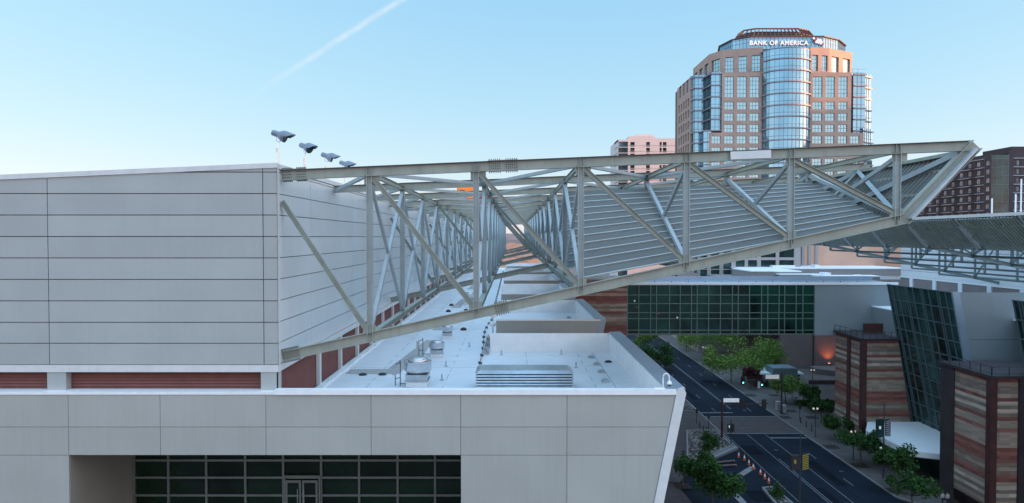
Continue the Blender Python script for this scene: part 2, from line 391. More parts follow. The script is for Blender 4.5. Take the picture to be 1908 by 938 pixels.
for i, (x, y) in enumerate(((44.6, 114.5), (48.3, 141), (41.5, 131), (50.6, 104))):
    b = MB(); b.tube([(x, y, .012), (x, y, .03)], .38, 16); tag(b.build('manhole_cover', M['darksteel'], at=(x, y, .012)), ['round manhole cover in the road before the paved crossing', 'round manhole cover in the road beyond the paved crossing', 'round manhole cover set in the paved crossing', 'round manhole cover in the right lane near the lower edge'][i], 'manhole cover')
mb = MB()
mb.beam(G(1353, 902)+V((0, 0, .02)), G(1403, 871)+V((0, 0, .02)), 1.0, .03, (0, 0, 1))
mb.beam(G(1353, 904)+V((0, 0, .02)), G(1392, 945)+V((0, 0, .02)), 1.0, .026, (0, 0, 1))
struct(mb.build('drainage_strips', M['kerb']))
# distant hills
mb = MB(); n = 60
for i in range(n):
    a0 = -4200+i*150; a1 = a0+150
    h = lambda a: 60+75*abs(noise.noise(V((a*.0011, 3.3, 0))))*2+25*noise.noise(V((a*.006, 1, 0)))
    mb.poly([(a0, 9000, -5), (a1, 9000, -5), (a1, 9300, h(a1)), (a0, 9300, h(a0))])
    mb.poly([(a0, 9300, h(a0)), (a1, 9300, h(a1)), (a1, 9900, -5), (a0, 9900, -5)])
struct(mb.build('hills', M['hill'], smooth=True))
# ------------------------------------------------------------------ convention hall (north building)
hall = thing('convention_hall', 'pale grey panelled hall with red louvre band and long white roof', 'building', (-13, 37, 0))
XW = -12.86; YF = 37.4; YEND = 222.0; XL = -62.0
def ztop(x): return 40.06+(x-XW)*.043
ZP = [PZ(y, YF) for y in (680, 640, 601, 561, 521, 481, 441, 401, 361, 321)]
# inner core (dark joint colour behind the panels)
mb = MB()
mb.hexa([(XL, YF+.10, 28.55), (XW-.10, YF+.10, 28.55), (XW-.10, YEND, 28.55), (XL, YEND, 28.55),
         (XL, YF+.10, ztop(XL)-.25), (XW-.10, YF+.10, ztop(XW)-.25), (XW-.10, YEND, ztop(XW)-.45), (XL, YEND, ztop(XL)-.45)])
mb.build('wall_core', M['joint'], hall)
# front panels
g = .022
xs = [XL, PX(-500, YF), PX(89.5, YF), PX(490.5, YF), PX(517.5, YF)]
mb = MB()
for i in range(len(xs)-1):
    for j in range(len(ZP)):
        z0 = ZP[j]; z1 = ZP[j+1] if j+1 < len(ZP) else None
        x0, x1 = xs[i]+g, xs[i+1]-g
        if z1 is None or ztop(x0)-.28 < z1-g:
            e = 99. if z1 is None else z1-g
            a, b = min(e, ztop(x0)-.28), min(e, ztop(x1)-.28)
            if a <= z0+.05: 
                # wedge that starts where the coping crosses the joint
                xc = (z0+.28-40.06)/.043+XW
                if xc >= x1: continue
                x0 = max(x0, xc+.05); a = ztop(x0)-.28
            xs_c = XW+(e+.28-40.06)/.043
            if x0 < xs_c < x1:      # the coping crosses this row: two pieces, flat topped beyond the crossing
                mb.hexa([(xs_c, YF, z0+g), (x1, YF, z0+g), (x1, YF+.11, z0+g), (xs_c, YF+.11, z0+g), (xs_c, YF, e), (x1, YF, e), (x1, YF+.11, e), (xs_c, YF+.11, e)])
                x1 = xs_c; b = e
            mb.hexa([(x0, YF, z0+g), (x1, YF, z0+g), (x1, YF+.11, z0+g), (x0, YF+.11, z0+g), (x0, YF, a), (x1, YF, b), (x1, YF+.11, b), (x0, YF+.11, a)])
        else:
            zt = min(z1-g, ztop((x0+x1)/2)-.3)
            if zt-z0 < .1: continue
            mb.box(x0, x1, YF, YF+.11, z0+g, zt)
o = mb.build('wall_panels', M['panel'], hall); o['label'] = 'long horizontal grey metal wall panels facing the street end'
# side panels
mb = MB()
ys = [YF+.12]+frange(43.6, YEND, 11.33)+[YEND]
for i in range(len(ys)-1):
    for j in range(len(ZP)):
        z0 = ZP[j]; z1 = ZP[j+1] if j+1 < len(ZP) else 39.72
        mb.box(XW-.11, XW, ys[i]+g, ys[i+1]-g*.4, z0+g, z1-g)
mb.build('side_wall_panels', M['panel_side_lit'], hall)
# trims
mb = MB()
mb.beam((XL, YF+.06, ztop(XL)-.14), (XW+.03, YF+.06, ztop(XW+.03)-.14), .27, .25)
mb.box(XW-.3, XW+.06, YF+.2, YEND, 39.74, 40.02)
mb.box(PX(518.5, YF), XW+.03, YF-.03, YF+.25, 28.60, 39.76)
mb.box(XL, XW+.02, YF-.03, YF+.3, 28.57, ZP[0]-.01)
mb.box(XW-.2, XW+.03, YF+.31, YEND, 28.57, ZP[0]-.01)
mb.build('coping_trim', M['trim'], hall)
mb = MB()
mb.hexa([(XL, YF+.4, ztop(XL)-.26), (XW-.3, YF+.4, ztop(XW)-.26), (XW-.3, YEND, ztop(XW)-.46), (XL, YEND, ztop(XL)-.46),
         (XL, YF+.4, ztop(XL)-.2), (XW-.3, YF+.4, ztop(XW)-.2), (XW-.3, YEND, ztop(XW)-.4), (XL, YEND, ztop(XL)-.4)])
mb.build('upper_roof', M['roof'], hall)
# louvre band front + side
mb = MB()
def slats(mb, p0, p1, z0, z1, n, nn, dep=.10, m=None):
    p0, p1, nn = V(p0), V(p1), V(nn)
    for i in range(n):
        za = z0+(z1-z0)*i/n; hh = (z1-z0)/n
        o = V((p0.x, p0.y, za))
        a = p1-p0; a.z = 0
        mb.hexa([o, o+a, o+a-nn*.02, o-nn*.02, o-nn*dep+V((0, 0, hh*.95)), o+a-nn*dep+V((0, 0, hh*.95)), o+a-nn*(dep+.02)+V((0, 0, hh*.95)), o-nn*(dep+.02)+V((0, 0, hh*.95))], m)
slats(mb, (XL, YF+.45, 0), (XW-.15, YF+.45, 0), 27.5, 28.56, 6, (0, -1, 0), .12)
slats(mb, (XW-.2, YF+.5, 0), (XW-.2, YEND, 0), 26.05, 28.56, 15, (1, 0, 0), .12)
mb.build('louvre_band', M['louvre'], hall)
mb = MB()
mb.box(XL, XW-.4, YF+.62, YF+.75, 26, 28.56); mb.box(XW-.55, XW-.4, YF+.7, YEND, 26, 28.56)
mb.build('louvre_backing', M['joint'], hall)
for a, b in ((84, 119), (484, 517), (-420, -385)):
    mb = MB(); x0, x1 = PX(a, YF), PX(b, YF); mb.box(x0, x1, YF+.02, YF+.5, 27.5, 28.565); mb.build('pier', M['panel'], hall)
for y in frange(45.6, YEND, 5.665):
    mb = MB(); mb.box(XW-.22, XW+.02, y-.2, y+.2, 26.0, 28.565); mb.build('pier', M['trim'], hall)
mb = MB(); mb.box(XW-.1, XW-.02, YF+.02, YF+.16, 27.5, 28.57); mb.build('corner_frame', M['trim'], hall)
# lower facade
YL = 37.0; ZT = 27.42; ZA = PZ(796, YL); ZB = PZ(848.5, YL)
XR1 = 8.93; LEAN = .198
def xr(z): return XR1-(27.5-z)*LEAN
cols = [-62, PX(-150, YL), PX(123, YL), PX(295, YL), PX(493, YL), PX(690, YL), PX(858, YL), PX(1057, YL)]
mb = MB(); XG0, XG1 = PX(123, YL), PX(858, YL)
gg = .012
rows = [(ZA, ZT), (ZB, ZA)]
for z0, z1 in rows:
    for i in range(len(cols)-1):
        mb.box(cols[i]+gg, cols[i+1]-gg, YL, YL+.12, z0+gg, z1-gg)
    mb.hexa([(cols[-1]+gg, YL, z0+gg), (xr(z0)-.01, YL, z0+gg), (xr(z0)-.01, YL+.12, z0+gg), (cols[-1]+gg, YL+.12, z0+gg),
             (cols[-1]+gg, YL, z1-gg), (xr(z1)-.01, YL, z1-gg), (xr(z1)-.01, YL+.12, z1-gg), (cols[-1]+gg, YL+.12, z1-gg)])
zz = [ZB, 18.0, 12, 6, 0]
for k in range(4):
    z1, z0 = zz[k], zz[k+1]
    for i in (0, 1): mb.box(cols[i]+gg, cols[i+1]-gg, YL, YL+.12, z0+gg, z1-gg)
    mb.box(cols[6]+gg, cols[7]-gg, YL, YL+.12, z0+gg, z1-gg)
    if k: mb.box(XG0+gg, XG1-gg, YL, YL+.12, z0+gg, z1-gg)
    mb.hexa([(cols[-1]+gg, YL, z0+gg), (xr(z0)-.01, YL, z0+gg), (xr(z0)-.01, YL+.12, z0+gg), (cols[-1]+gg, YL+.12, z0+gg),
             (cols[-1]+gg, YL, z1-gg), (xr(z1)-.01, YL, z1-gg), (xr(z1)-.01, YL+.12, z1-gg), (cols[-1]+gg, YL+.12, z1-gg)])
mb.build('lower_wall_panels', M['lower'], hall)
mb = MB()
mb.box(-62, XG0-.05, YL+.125, YL+.3, 0, ZT-.1); mb.box(XG0-.05, XG1+.05, YL+.125, YL+.3, ZB+.05, ZT-.1)
mb.hexa([(XG1+.05, YL+.125, 0), (xr(0)-.1, YL+.125, 0), (xr(0)-.1, YL+.3, 0), (XG1+.05, YL+.3, 0), (XG1+.05, YL+.125, ZT-.1), (xr(ZT)-.1, YL+.125, ZT-.1), (xr(ZT)-.1, YL+.3, ZT-.1), (XG1+.05, YL+.3, ZT-.1)])
mb.build('lower_wall_core', M['joint'], hall)
mb = MB()
mb.box(-62, PX(512, YL), YL-.04, YF+.45, ZT, 27.56); mb.box(PX(511, YL), XR1+.02, YL-.10, YL+.34, ZT-.0, 27.70)
mb.build('parapet_cap', M['white'], hall)
# recessed balcony
mb = MB(); YG = 43.3
mb.box(XG0-.15, XG0, YL+.14, YG, 18, ZB+.02); mb.box(XG0, 2, YL+.14, YG+.6, ZB+.06, ZB+.2)
mb.box(XG1+.02, XG1+.2, YL+.31, YG, 18, ZB+.02); mb.box(XG0, XG1, YL+.14, YG+.6, 17.8, 18)
mb.build('balcony_lining', mat('balcony_lining', (.25, .24, .21), .6, 0, .06, .5), hall)
gl = MB(); fr = MB()
uz = [PZ(y, YG) for y in (857, 889, 922)]; uz += [uz[-1]-1.12*k for k in (1, 2, 3)]
gx = [PX(x, YG)-XG0 for x in (311, 382, 455, 526, 597, 668, 740, 810, 881)]
grid_glass(gl, fr, (XG0, YG, 0), (1, 0, 0), (0, -1, 0), XG1-XG0+2, 18, ZB+.1, [.1]+gx, uz, .13, .16)
gl.build('balcony_glazing', M['balglass'], hall); fr.build('balcony_mullions', M['mullion'], hall)
for k in range(2):
    a = PX(531, YG)+k*(PX(562, YG)-PX(531, YG)); b = a+PX(560, YG)-PX(531, YG); zt = PZ(893, YG)
    d = MB()
    d.box(a, a+.13, YG-.24, YG-.17, 18, zt); d.box(b-.13, b, YG-.24, YG-.17, 18, zt); d.box(a+.13, b-.13, YG-.24, YG-.17, zt-.16, zt)
    d.box(a+.13, b-.13, YG-.24, YG-.17, zt-1.05, zt-.93); d.box(a+.13, b-.13, YG-.24, YG-.17, 18, 18.3)
    dd = d.build('balcony_door', M['mullion'], hall)
    d = MB(); d.box(a+.13, b-.13, YG-.2, YG-.18, 18.3, zt-.16); d.build('door_glass', M['balglass'], dd)
    d = MB(); hx = b-.2 if k == 0 else a+.14; d.tube([(hx, YG-.32, 19), (hx, YG-.32, 20)], .025); d.build('door_handle', M['alum'], dd)
d = MB(); a0 = PX(528, YG); b0 = PX(596, YG); zt = PZ(888, YG)
d.box(a0, a0+.1, YG-.26, YG-.12, 18, zt); d.box(b0-.1, b0, YG-.26, YG-.12, 18, zt); d.box(a0, b0, YG-.262, YG-.118, zt-.0, zt+.14); d.build('door_frame', M['mullion'], hall)
# roof: walkway strip + sections with leaning parapets
ZR = 26.0; XI = 8.45; XO = 9.46; XN = -1.6
mb = MB()
mb.box(XW-.45, XN, YL+.35, YEND, ZR-.3, ZR)
secs = [(37.0, 59.0)]+[(68.7+31.5*k, 90.3+31.5*k) for k in range(5)]
for a, b in secs: mb.box(XN+.001, XI, a+.3, b, ZR-.3, ZR)
mb.build('roof', M['roof'], hall)
def side_prism(mb, y0, y1, pts):   # pts in (x,z), extruded along y
    n = len(pts); a = [(p[0], y0, p[1]) for p in pts]; b = [(p[0], y1, p[1]) for p in pts]
    mb.poly(a); mb.poly(list(reversed(b)))
    for i in range(n): j = (i+1) % n; mb.poly([a[j], a[i], b[i], b[j]])
for k, (a, b) in enumerate(secs):
    y0 = a+(.36 if k == 0 else .0)
    mb = MB(); side_prism(mb, y0, b+.0, [(XI, ZR-.3), (XI, 27.62), (XI+.08, 27.62), (XI+.08, ZR-.3)])
    mb.box(XN, XI, b, b+.3, ZR-.3, 27.62)
    mb.box(XN-.3, XN, b-.02, b+.3, ZR, 27.62)
    mb.build('parapet_lining', M['roofwall'], hall)
    mb = MB(); side_prism(mb, a+(.06 if k == 0 else -.15), b+.35, [(XI+.081, 27.55), (XI-.02, 27.72), (XO, 27.76), (XO-.02, 27.5), (XO-27.5*LEAN, 0), (XO-27.5*LEAN-.6, 0), (XO-.75, 27.3)])
    mb.build('leaning_side_wall', M['cap'], hall)
    if k:
        mb = MB(); mb.box(XN, xr(27.3)-.1, a-.12, a+.25, 18, 27.55); mb.build('end_wall', M['lower'], hall)
        mb = MB(); mb.box(XN-.05, xr(27.5), a-.2, a+.32, 27.552, 27.70); mb.build('parapet_cap', M['white'], hall)
        mb = MB(); mb.box(XN-.25, XN, secs[k-1][1], a+.3, 18, ZR-.301); mb.box(XN, 8, secs[k-1][1]+.3, a-.13, 18, 18.1); mb.build('light_well', M['lower'], hall)
mb = MB(); side_prism(mb, YL-.06, YL+.06, [(XR1+.03, 27.5), (XR1+.1, 27.74), (XO-.12, 27.84), (XO+.02, 27.5), (XO-.0-27.5*LEAN, 0), (xr(0), 0)])
mb.build('end_fin', M['trim'], hall)
# roofing seams, tan pads
mb = MB()
for x in (-9.7, -6.9, -4.6, 1.2, 5.6):
    y1 = YEND if x < -2 else 59
    for y in frange(38, y1, 3.1): mb.box(x-.018, x+.018, y, y+random.uniform(1.2, 2.9), ZR+.003, ZR+.012)
mb.box(6.9, 6.94, 40, 58.6, ZR+.003, ZR+.012)
for y in frange(52, YEND, 22): mb.box(XW+.1, -2, y-.015, y+.015, ZR+.003, ZR+.010)
mb.build('roof_seams', mat('roof_seams', (.35, .4, .46), .7), hall)
mb = MB()
mb.poly([(-12.2, 49.6, ZR+.015), (-8.2, 49.6, ZR+.015), (-8.2, 51.4, ZR+.015), (-12.2, 51.4, ZR+.015)])
mb.build('walk_pad', M['tan'], hall); mb = MB()
mb.poly([(-9.4, 51.5, ZR+.014), (-7.4, 51.5, ZR+.014), (-7.6, 66, ZR+.014), (-8.3, 66, ZR+.014)])
mb.build('walk_pad', M['tan'], hall)
for y in (73, 96, 130):
    mb = MB(); mb.poly([(-8.6, y, ZR+.014), (-7.2, y, ZR+.014), (-7.4, y+14, ZR+.014), (-8.2, y+14, ZR+.014)]); mb.build('walk_pad', M['tan'], hall)
mb = MB()
for y in frange(43, YEND, 1.0): mb.box(XW+.02, XW+.34+.1*random.random(), y, y+.94, ZR, ZR+.16)
mb.build('roof_edge_flashing', M['roofwall'], hall)
# bits on the roof
for (x, y) in ((6.55, 56.3), (6.65, 53.2), (6.6, 50.2), (6.45, 46.9), (7.0, 84), (7.0, 78.5), (7.0, 81)):
    mb = MB(); mb.box(x-.28, x+.28, y-.3, y+.3, ZR, ZR+.10); mb.box(x-.18, x+.18, y-.2, y+.2, ZR+.10, ZR+.2)
    bevel(tag(mb.build('roof_vent', M['galv'], at=(x, y, ZR)), 'low square grey vent cap on white roof, nearest of its row' if abs(y-46.9) < .01 else None, 'roof vent', 'low square vents along the right side of the white roof'))
for o in [o for o in bpy.data.objects if o.name.startswith('roof_vent')]:
    yy = o.location.y
    o['label'] = {46.9: 'low square grey vent cap nearest the front parapet', 50.2: 'low square grey vent cap, second from the front parapet', 53.2: 'low square grey vent cap, third from the front parapet',
                  56.3: 'low square grey vent cap nearest the white cross wall', 84: 'farther small square vent on the second roof section, rearmost', 81: 'small square vent on the second roof section, middle one', 78.5: 'small square vent on the second roof section, nearest one'}[round(yy, 1)]
for i, (x, y) in enumerate(((-8.6, 78), (-6.9, 79), (-8.7, 84), (-5.6, 84.5), (-8.5, 91), (-6.2, 92), (-8.8, 99), (-5.2, 73))):
    mb = MB(); mb.lathe((x, y, ZR+.01), [(.34, 0), (.34, .12), (.2, .26), (.06, .3)], 12)
    tag(mb.build('roof_stack', M['black'], at=(x, y, ZR)), 'small round dark vent stack on white roof beyond the sloping bottom chord', 'vent stack', 'small dark vent stacks on the far white roof')
for i, (x, y) in enumerate(((3.0, 47.8), (-.9, 57.6), (-4.9, 47.5), (-3.9, 62), (-5.1, 52.5), (4.9, 52), (4.2, 57.9))):
    mb = MB(); mb.tube([(x, y, ZR), (x, y, ZR+.42)], .05, 8); mb.tube([(x, y, ZR), (x, y, ZR+.03)], .17, 10)
    tag(mb.build('vent_pipe', M['galv'], at=(x, y, ZR)), ['thin grey vent pipe just behind the louvred unit', 'thin grey vent pipe at the left end of white cross wall', 'thin grey vent pipe right of the large fan', 'thin grey vent pipe beyond the second fan', 'thin grey vent pipe between the first two fans', 'thin grey vent pipe near the square vent row', 'thin grey vent pipe in front of the white cross wall'][i], 'vent pipe', 'thin vent pipes on the near white roof')
rk = thing('pipe_rack', 'dark pipes on a small rack by left end of white cross wall', 'pipes', (XN-.5, 60, ZR))
mb = MB()
for k in range(3): mb.tube([(XN-.45-.12*k, 57.5, ZR+.25+.12*k), (XN-.45-.12*k, 66, ZR+.25+.12*k)], .035, 6)
mb.build('pipes', M['darksteel'], rk); mb = MB()
for y in (58, 61, 64): mb = MB(); mb.box(XN-.85, XN-.35, y-.04, y+.04, ZR, ZR+.65); mb.build('rack_frame', M['galv'], rk)
lab = {0: 'round dark drain by the inner corner of the near roof', 1: 'left of two round dark drains beside the red louvre wall', 2: 'right of two round dark drains beside the red louvre wall'}
for i, (x, y) in enumerate(((7.7, 54.3), (-10.8, 49.2), (-9.4, 49.3))):
    mb = MB(); mb.lathe((x, y, ZR+.02), [(.3, 0), (.3, .05), (.16, .12), (.05, .14)], 14)
    tag(mb.build('roof_drain', M['black'], at=(x, y, ZR)), lab[i], 'roof drain', 'round drains on the white roof')
# louvred penthouse unit
x0, x1, y0, y1 = PX(885, 44), PX(1070, 44), 44.0, 46.5
un = thing('roof_air_unit', 'long low galvanised louvred intake box on near white roof', 'air unit', (0.8, 45, ZR))
mb = MB(); mb.box(x0+.1, x1-.1, y0+.16, y1-.1, ZR, 27.1); mb.build('casing', M['darksteel'], un)
mb = MB()
for i in range(6):
    z = ZR+.02+i*.185
    mb.hexa([(x0, y0, z), (x1, y0, z), (x1, y0+.03, z), (x0, y0+.03, z), (x0+.03, y0+.07, z+.10), (x1-.03, y0+.07, z+.10), (x1-.03, y0+.10, z+.10), (x0+.03, y0+.10, z+.10)])
    for sx, xx in ((1, x0), (-1, x1)):
        mb.hexa([(xx, y0, z), (xx+sx*.03, y0, z), (xx+sx*.03, y1, z), (xx, y1, z), (xx+sx*.12, y0+.12, z+.17), (xx+sx*.15, y0+.12, z+.17), (xx+sx*.15, y1, z+.17), (xx+sx*.12, y1, z+.17)])
mb.build('louvre_blades', M['galv'], un)
mb = MB(); mb.hexa([(x0, y0, 27.13), (x1, y0, 27.13), (x1, y1, 27.13), (x0, y1, 27.13), (x0+.25, y0+.3, 27.30), (x1-.25, y0+.3, 27.30), (x1-.25, y1-.2, 27.30), (x0+.25, y1-.2, 27.30)])
for k in (.28, .5, .73): xx = x0+(x1-x0)*k; mb.box(xx-.03, xx+.03, y0+.35, y1-.3, 27.30, 27.345)
mb.build('lid', M['galv'], un)
# fans
def make_fan(loc, sc, label):
    t = thing('exhaust_fan', label, 'exhaust fan', loc, 'mushroom exhaust fans in a row on the white roof')
    x, y, z = loc
    b = MB(); b.box(x-.62*sc, x+.62*sc, y-.62*sc, y+.62*sc, z, z+.32*sc); bevel(b.build('curb', M['white'], t, at=loc))
    b = MB(); s1, s2 = .60*sc, .66*sc
    b.hexa([(x-s1, y-s1, z+.32*sc), (x+s1, y-s1, z+.32*sc), (x+s1, y+s1, z+.32*sc), (x-s1, y+s1, z+.32*sc), (x-s2, y-s2, z+.74*sc), (x+s2, y-s2, z+.74*sc), (x+s2, y+s2, z+.74*sc), (x-s2, y+s2, z+.74*sc)])
    b.box(x-.68*sc, x+.68*sc, y-.68*sc, y+.68*sc, z+.34*sc, z+.38*sc); b.build('base_box', M['galv'], t, at=loc)
    b = MB(); b.lathe(V(loc)+V((0, 0, .74*sc)), [(.45*sc, 0), (.62*sc, .03*sc), (.78*sc, .16*sc), (.80*sc, .2*sc), (.80*sc, .7*sc), (.83*sc, .72*sc), (.80*sc, .74*sc), (.70*sc, .66*sc)], 28)
    b.build('wind_band', M['alum'], t, smooth=True, at=loc)
    b = MB(); b.lathe(V(loc)+V((0, 0, 1.3*sc)), [(.55*sc, 0), (.6*sc, .1*sc), (.6*sc, .28*sc), (.52*sc, .36*sc), (.2*sc, .39*sc)], 24)
    b.build('cap', M['alum'], t, smooth=True, at=loc); return t
f1 = make_fan((-6.35, 45.8, ZR), 1.14, 'large round aluminium exhaust fan nearest the front parapet')
make_fan((-6.30, 57.0, ZR), .80, 'small round exhaust fan, second back from the front parapet')
make_fan((-6.45, 67.8, ZR), .72, 'third exhaust fan back, seen just below the sloping bottom chord')
make_fan((-6.4, 101.5, ZR), 1.05, 'exhaust fan far back, seen left of the second steel post')
for (x, y, s, l) in ((-7.75, 45.6, 1.15, 'grey switch box on a small frame left of the large fan'), (-7.75, 57.2, 1, 'grey switch box on a small frame left of the second fan')):
    t = thing('switch_box', l, 'switch box', (x, y, ZR), 'electrical switch boxes beside the roof fans')
    b = MB(); b.tube([(x+.25, y, ZR), (x+.25, y, ZR+1.5*s)], .03); b.tube([(x-.1, y+.1, ZR), (x-.1, y+.1, ZR+1.3*s)], .03); b.tube([(x+.25, y, ZR+1.4*s), (x-.1, y+.1, ZR+1.2*s)], .025); b.tube([(x+.25, y, ZR+.5*s), (x-.1, y+.1, ZR+.4*s)], .025)
    b.tube([(x+.25, y, ZR+.15), (x+.9, y, ZR+.15)], .03)
    b.build('stand', M['darksteel'], t, at=(x, y, ZR))
    b = MB(); b.box(x-.28, x-.02, y-.12, y+.12, ZR+.65*s, ZR+1.25*s); bevel(b.build('enclosure', M['galv'], t, at=(x, y, ZR)))
# conduit on black blocks
ct = thing('roof_conduit', 'thin conduit on small black blocks running back along white roof', 'conduit', (-2.5, 53.5, ZR))
cp = [(-2.45, 52.5)]
for i, y in enumerate(frange(53.5, 200, 3.5)):
    x = -2.5-.35*math.exp(-((y-71)/8)**2)+.25*math.exp(-((y-86)/6)**2)
    cp.append((x, y))
    b = MB(); b.box(x-.13, x+.13, y-.09, y+.09, ZR, ZR+.16); b.box(x-.17, x-.02, y-.09, y+.09, ZR+.16, ZR+.2); b.build('support_block', M['black'], ct, at=(x, y, ZR))
b = MB(); b.tube([(x, y, ZR+.21) for x, y in cp], .03, 6); b.build('pipe', M['darksteel'], ct)
# white roof domes by second section
for i, (x, y, z) in enumerate(((-1.95, 69.2, 27.3), (-1.95, 69.3, 28.2))):
    b = MB(); b.lathe((x, y, z-.42), [(.08, -.9+.0), (.08, 0), (.34, .14), (.36, .3), (.2, .48), (.05, .54)], 14)
    tag(b.build('antenna_dome', M['white'], smooth=True, at=(x, y, z)), ('lower' if i == 0 else 'upper')+' of two small white domes at the grey wall corner', 'antenna', 'small white domes at the grey wall corner')
# cctv
cx = PX(1237, 37.2); t = thing('security_camera', 'white gooseneck dome security camera on parapet corner above street', 'security camera', (cx, 37.25, 27.7))
b = MB(); arc = [(cx, 37.25, 27.7), (cx, 37.25, 28.3)]+[(cx+.17-.17*math.cos(a), 37.25, 28.3+.22*math.sin(a)) for a in lin(.3, math.pi-.1, 7)]+[(cx+.35, 37.25, 28.1)]
b.tube(arc, .035, 8); b.box(cx-.5, cx+.1, 37.18, 37.32, 27.703, 27.74); b.build('bracket', M['white'], t, smooth=False)
b = MB(); b.lathe((cx+.35, 37.25, 27.93), [(.13, 0), (.135, .05), (.11, .14), (.05, .19)], 16); b.build('housing', M['white'], t, smooth=True)
b = MB(); b.lathe((cx+.35, 37.25, 27.82), [(.03, 0), (.08, .03), (.115, .075), (.12, .115)], 16); b.build('dome', M['black'], t, smooth=True)
# floodlights on the upper parapet
def make_flood(loc, label):
    x, y, z = loc
    t = thing('floodlight', label, 'floodlight', loc, 'grey floodlights on poles along the upper parapet')
    b = MB(); b.tube([(x, y, z), (x, y, z+1.32)], .045, 8); b.tube([(x-.1, y, z), (x-.1, y, z+.9)], .018, 6); b.box(x-.16, x-.07, y-.04, y+.04, z+.75, z+.98); b.build('pole', M['alum'], t, at=loc)
    b = MB(); b.tube([(x-.12, y, z+1.62), (x-.12, y, z+1.42), (x, y, z+1.3), (x+.12, y, z+1.38), (x+.1, y, z+1.55)], .022, 6); b.build('yoke', M['alum'], t, at=loc)
    b = MB(); ax = V((.93, -.05, -.32)).normalized(); c = V((x-.33, y, z+1.85))
    b.tube([c, c+ax*.08, c+ax*.36], [.15, .17, .17], 16); b.build('lamp_housing', M['darksteel'] if False else mat_flood, t, at=loc, smooth=False)
    b = MB(); b.tube([c+ax*.36, c+ax*.62, c+ax*.8], [.17, .32, .33], 16, cap=False)
    n = 9; ca = c+ax*.8
    upv = V((0, 0, 1)); sv = ax.cross(upv).normalized(); uu = sv.cross(ax)
    for i in range(n):
        a0 = math.pi*i/n; a1 = math.pi*(i+1)/n
        p = lambda a, d, r: ca+ax*d+(sv*math.cos(a)+uu*math.sin(a))*r
        l0 = .12+.38*math.sin(a0); l1 = .12+.38*math.sin(a1)
        b.poly([p(a0, 0, .33), p(a1, 0, .33), p(a1, l1, .31), p(a0, l0, .31)]); b.poly([p(a0, l0, .30), p(a1, l1, .30), p(a1, 0, .32), p(a0, 0, .32)])
    b.build('shade', mat_flood, t, at=loc)
    b = MB(); b.tube([ca-ax*.06, ca-ax*.03], .31, 16); b.build('lens', M['glassteal'], t, at=loc); return t
mat_flood = mat('floodlight_grey', (.19, .215, .265), .4, .3, .08, 4)
words = ['nearest the wall corner', 'second from the wall corner', 'third from the wall corner', 'fourth along, just above the top beam', 'fifth along the parapet, mostly behind the top beam', 'sixth along the parapet, seen between the roof beams', 'seventh along the parapet, tiny between roof beams', 'eighth along the parapet, farthest visible']
for i, y in enumerate((38.3, 43.2, 48.2, 53.3, 58.7, 64.8, 71.2, 78.0)):
    f = make_flood((-13.08 if True else 0, y, 40.0), 'grey floodlight on thin pole, '+words[i]) if i == 0 else None
    if i == 0: fl0 = f
    else:
        c = copy_tree(fl0, (-13.08, y, 39.98), 'grey floodlight on thin pole, '+words[i]); c.rotation_euler.z = R([0, -22, 6, -4, 10, -12, 5, 0][i])
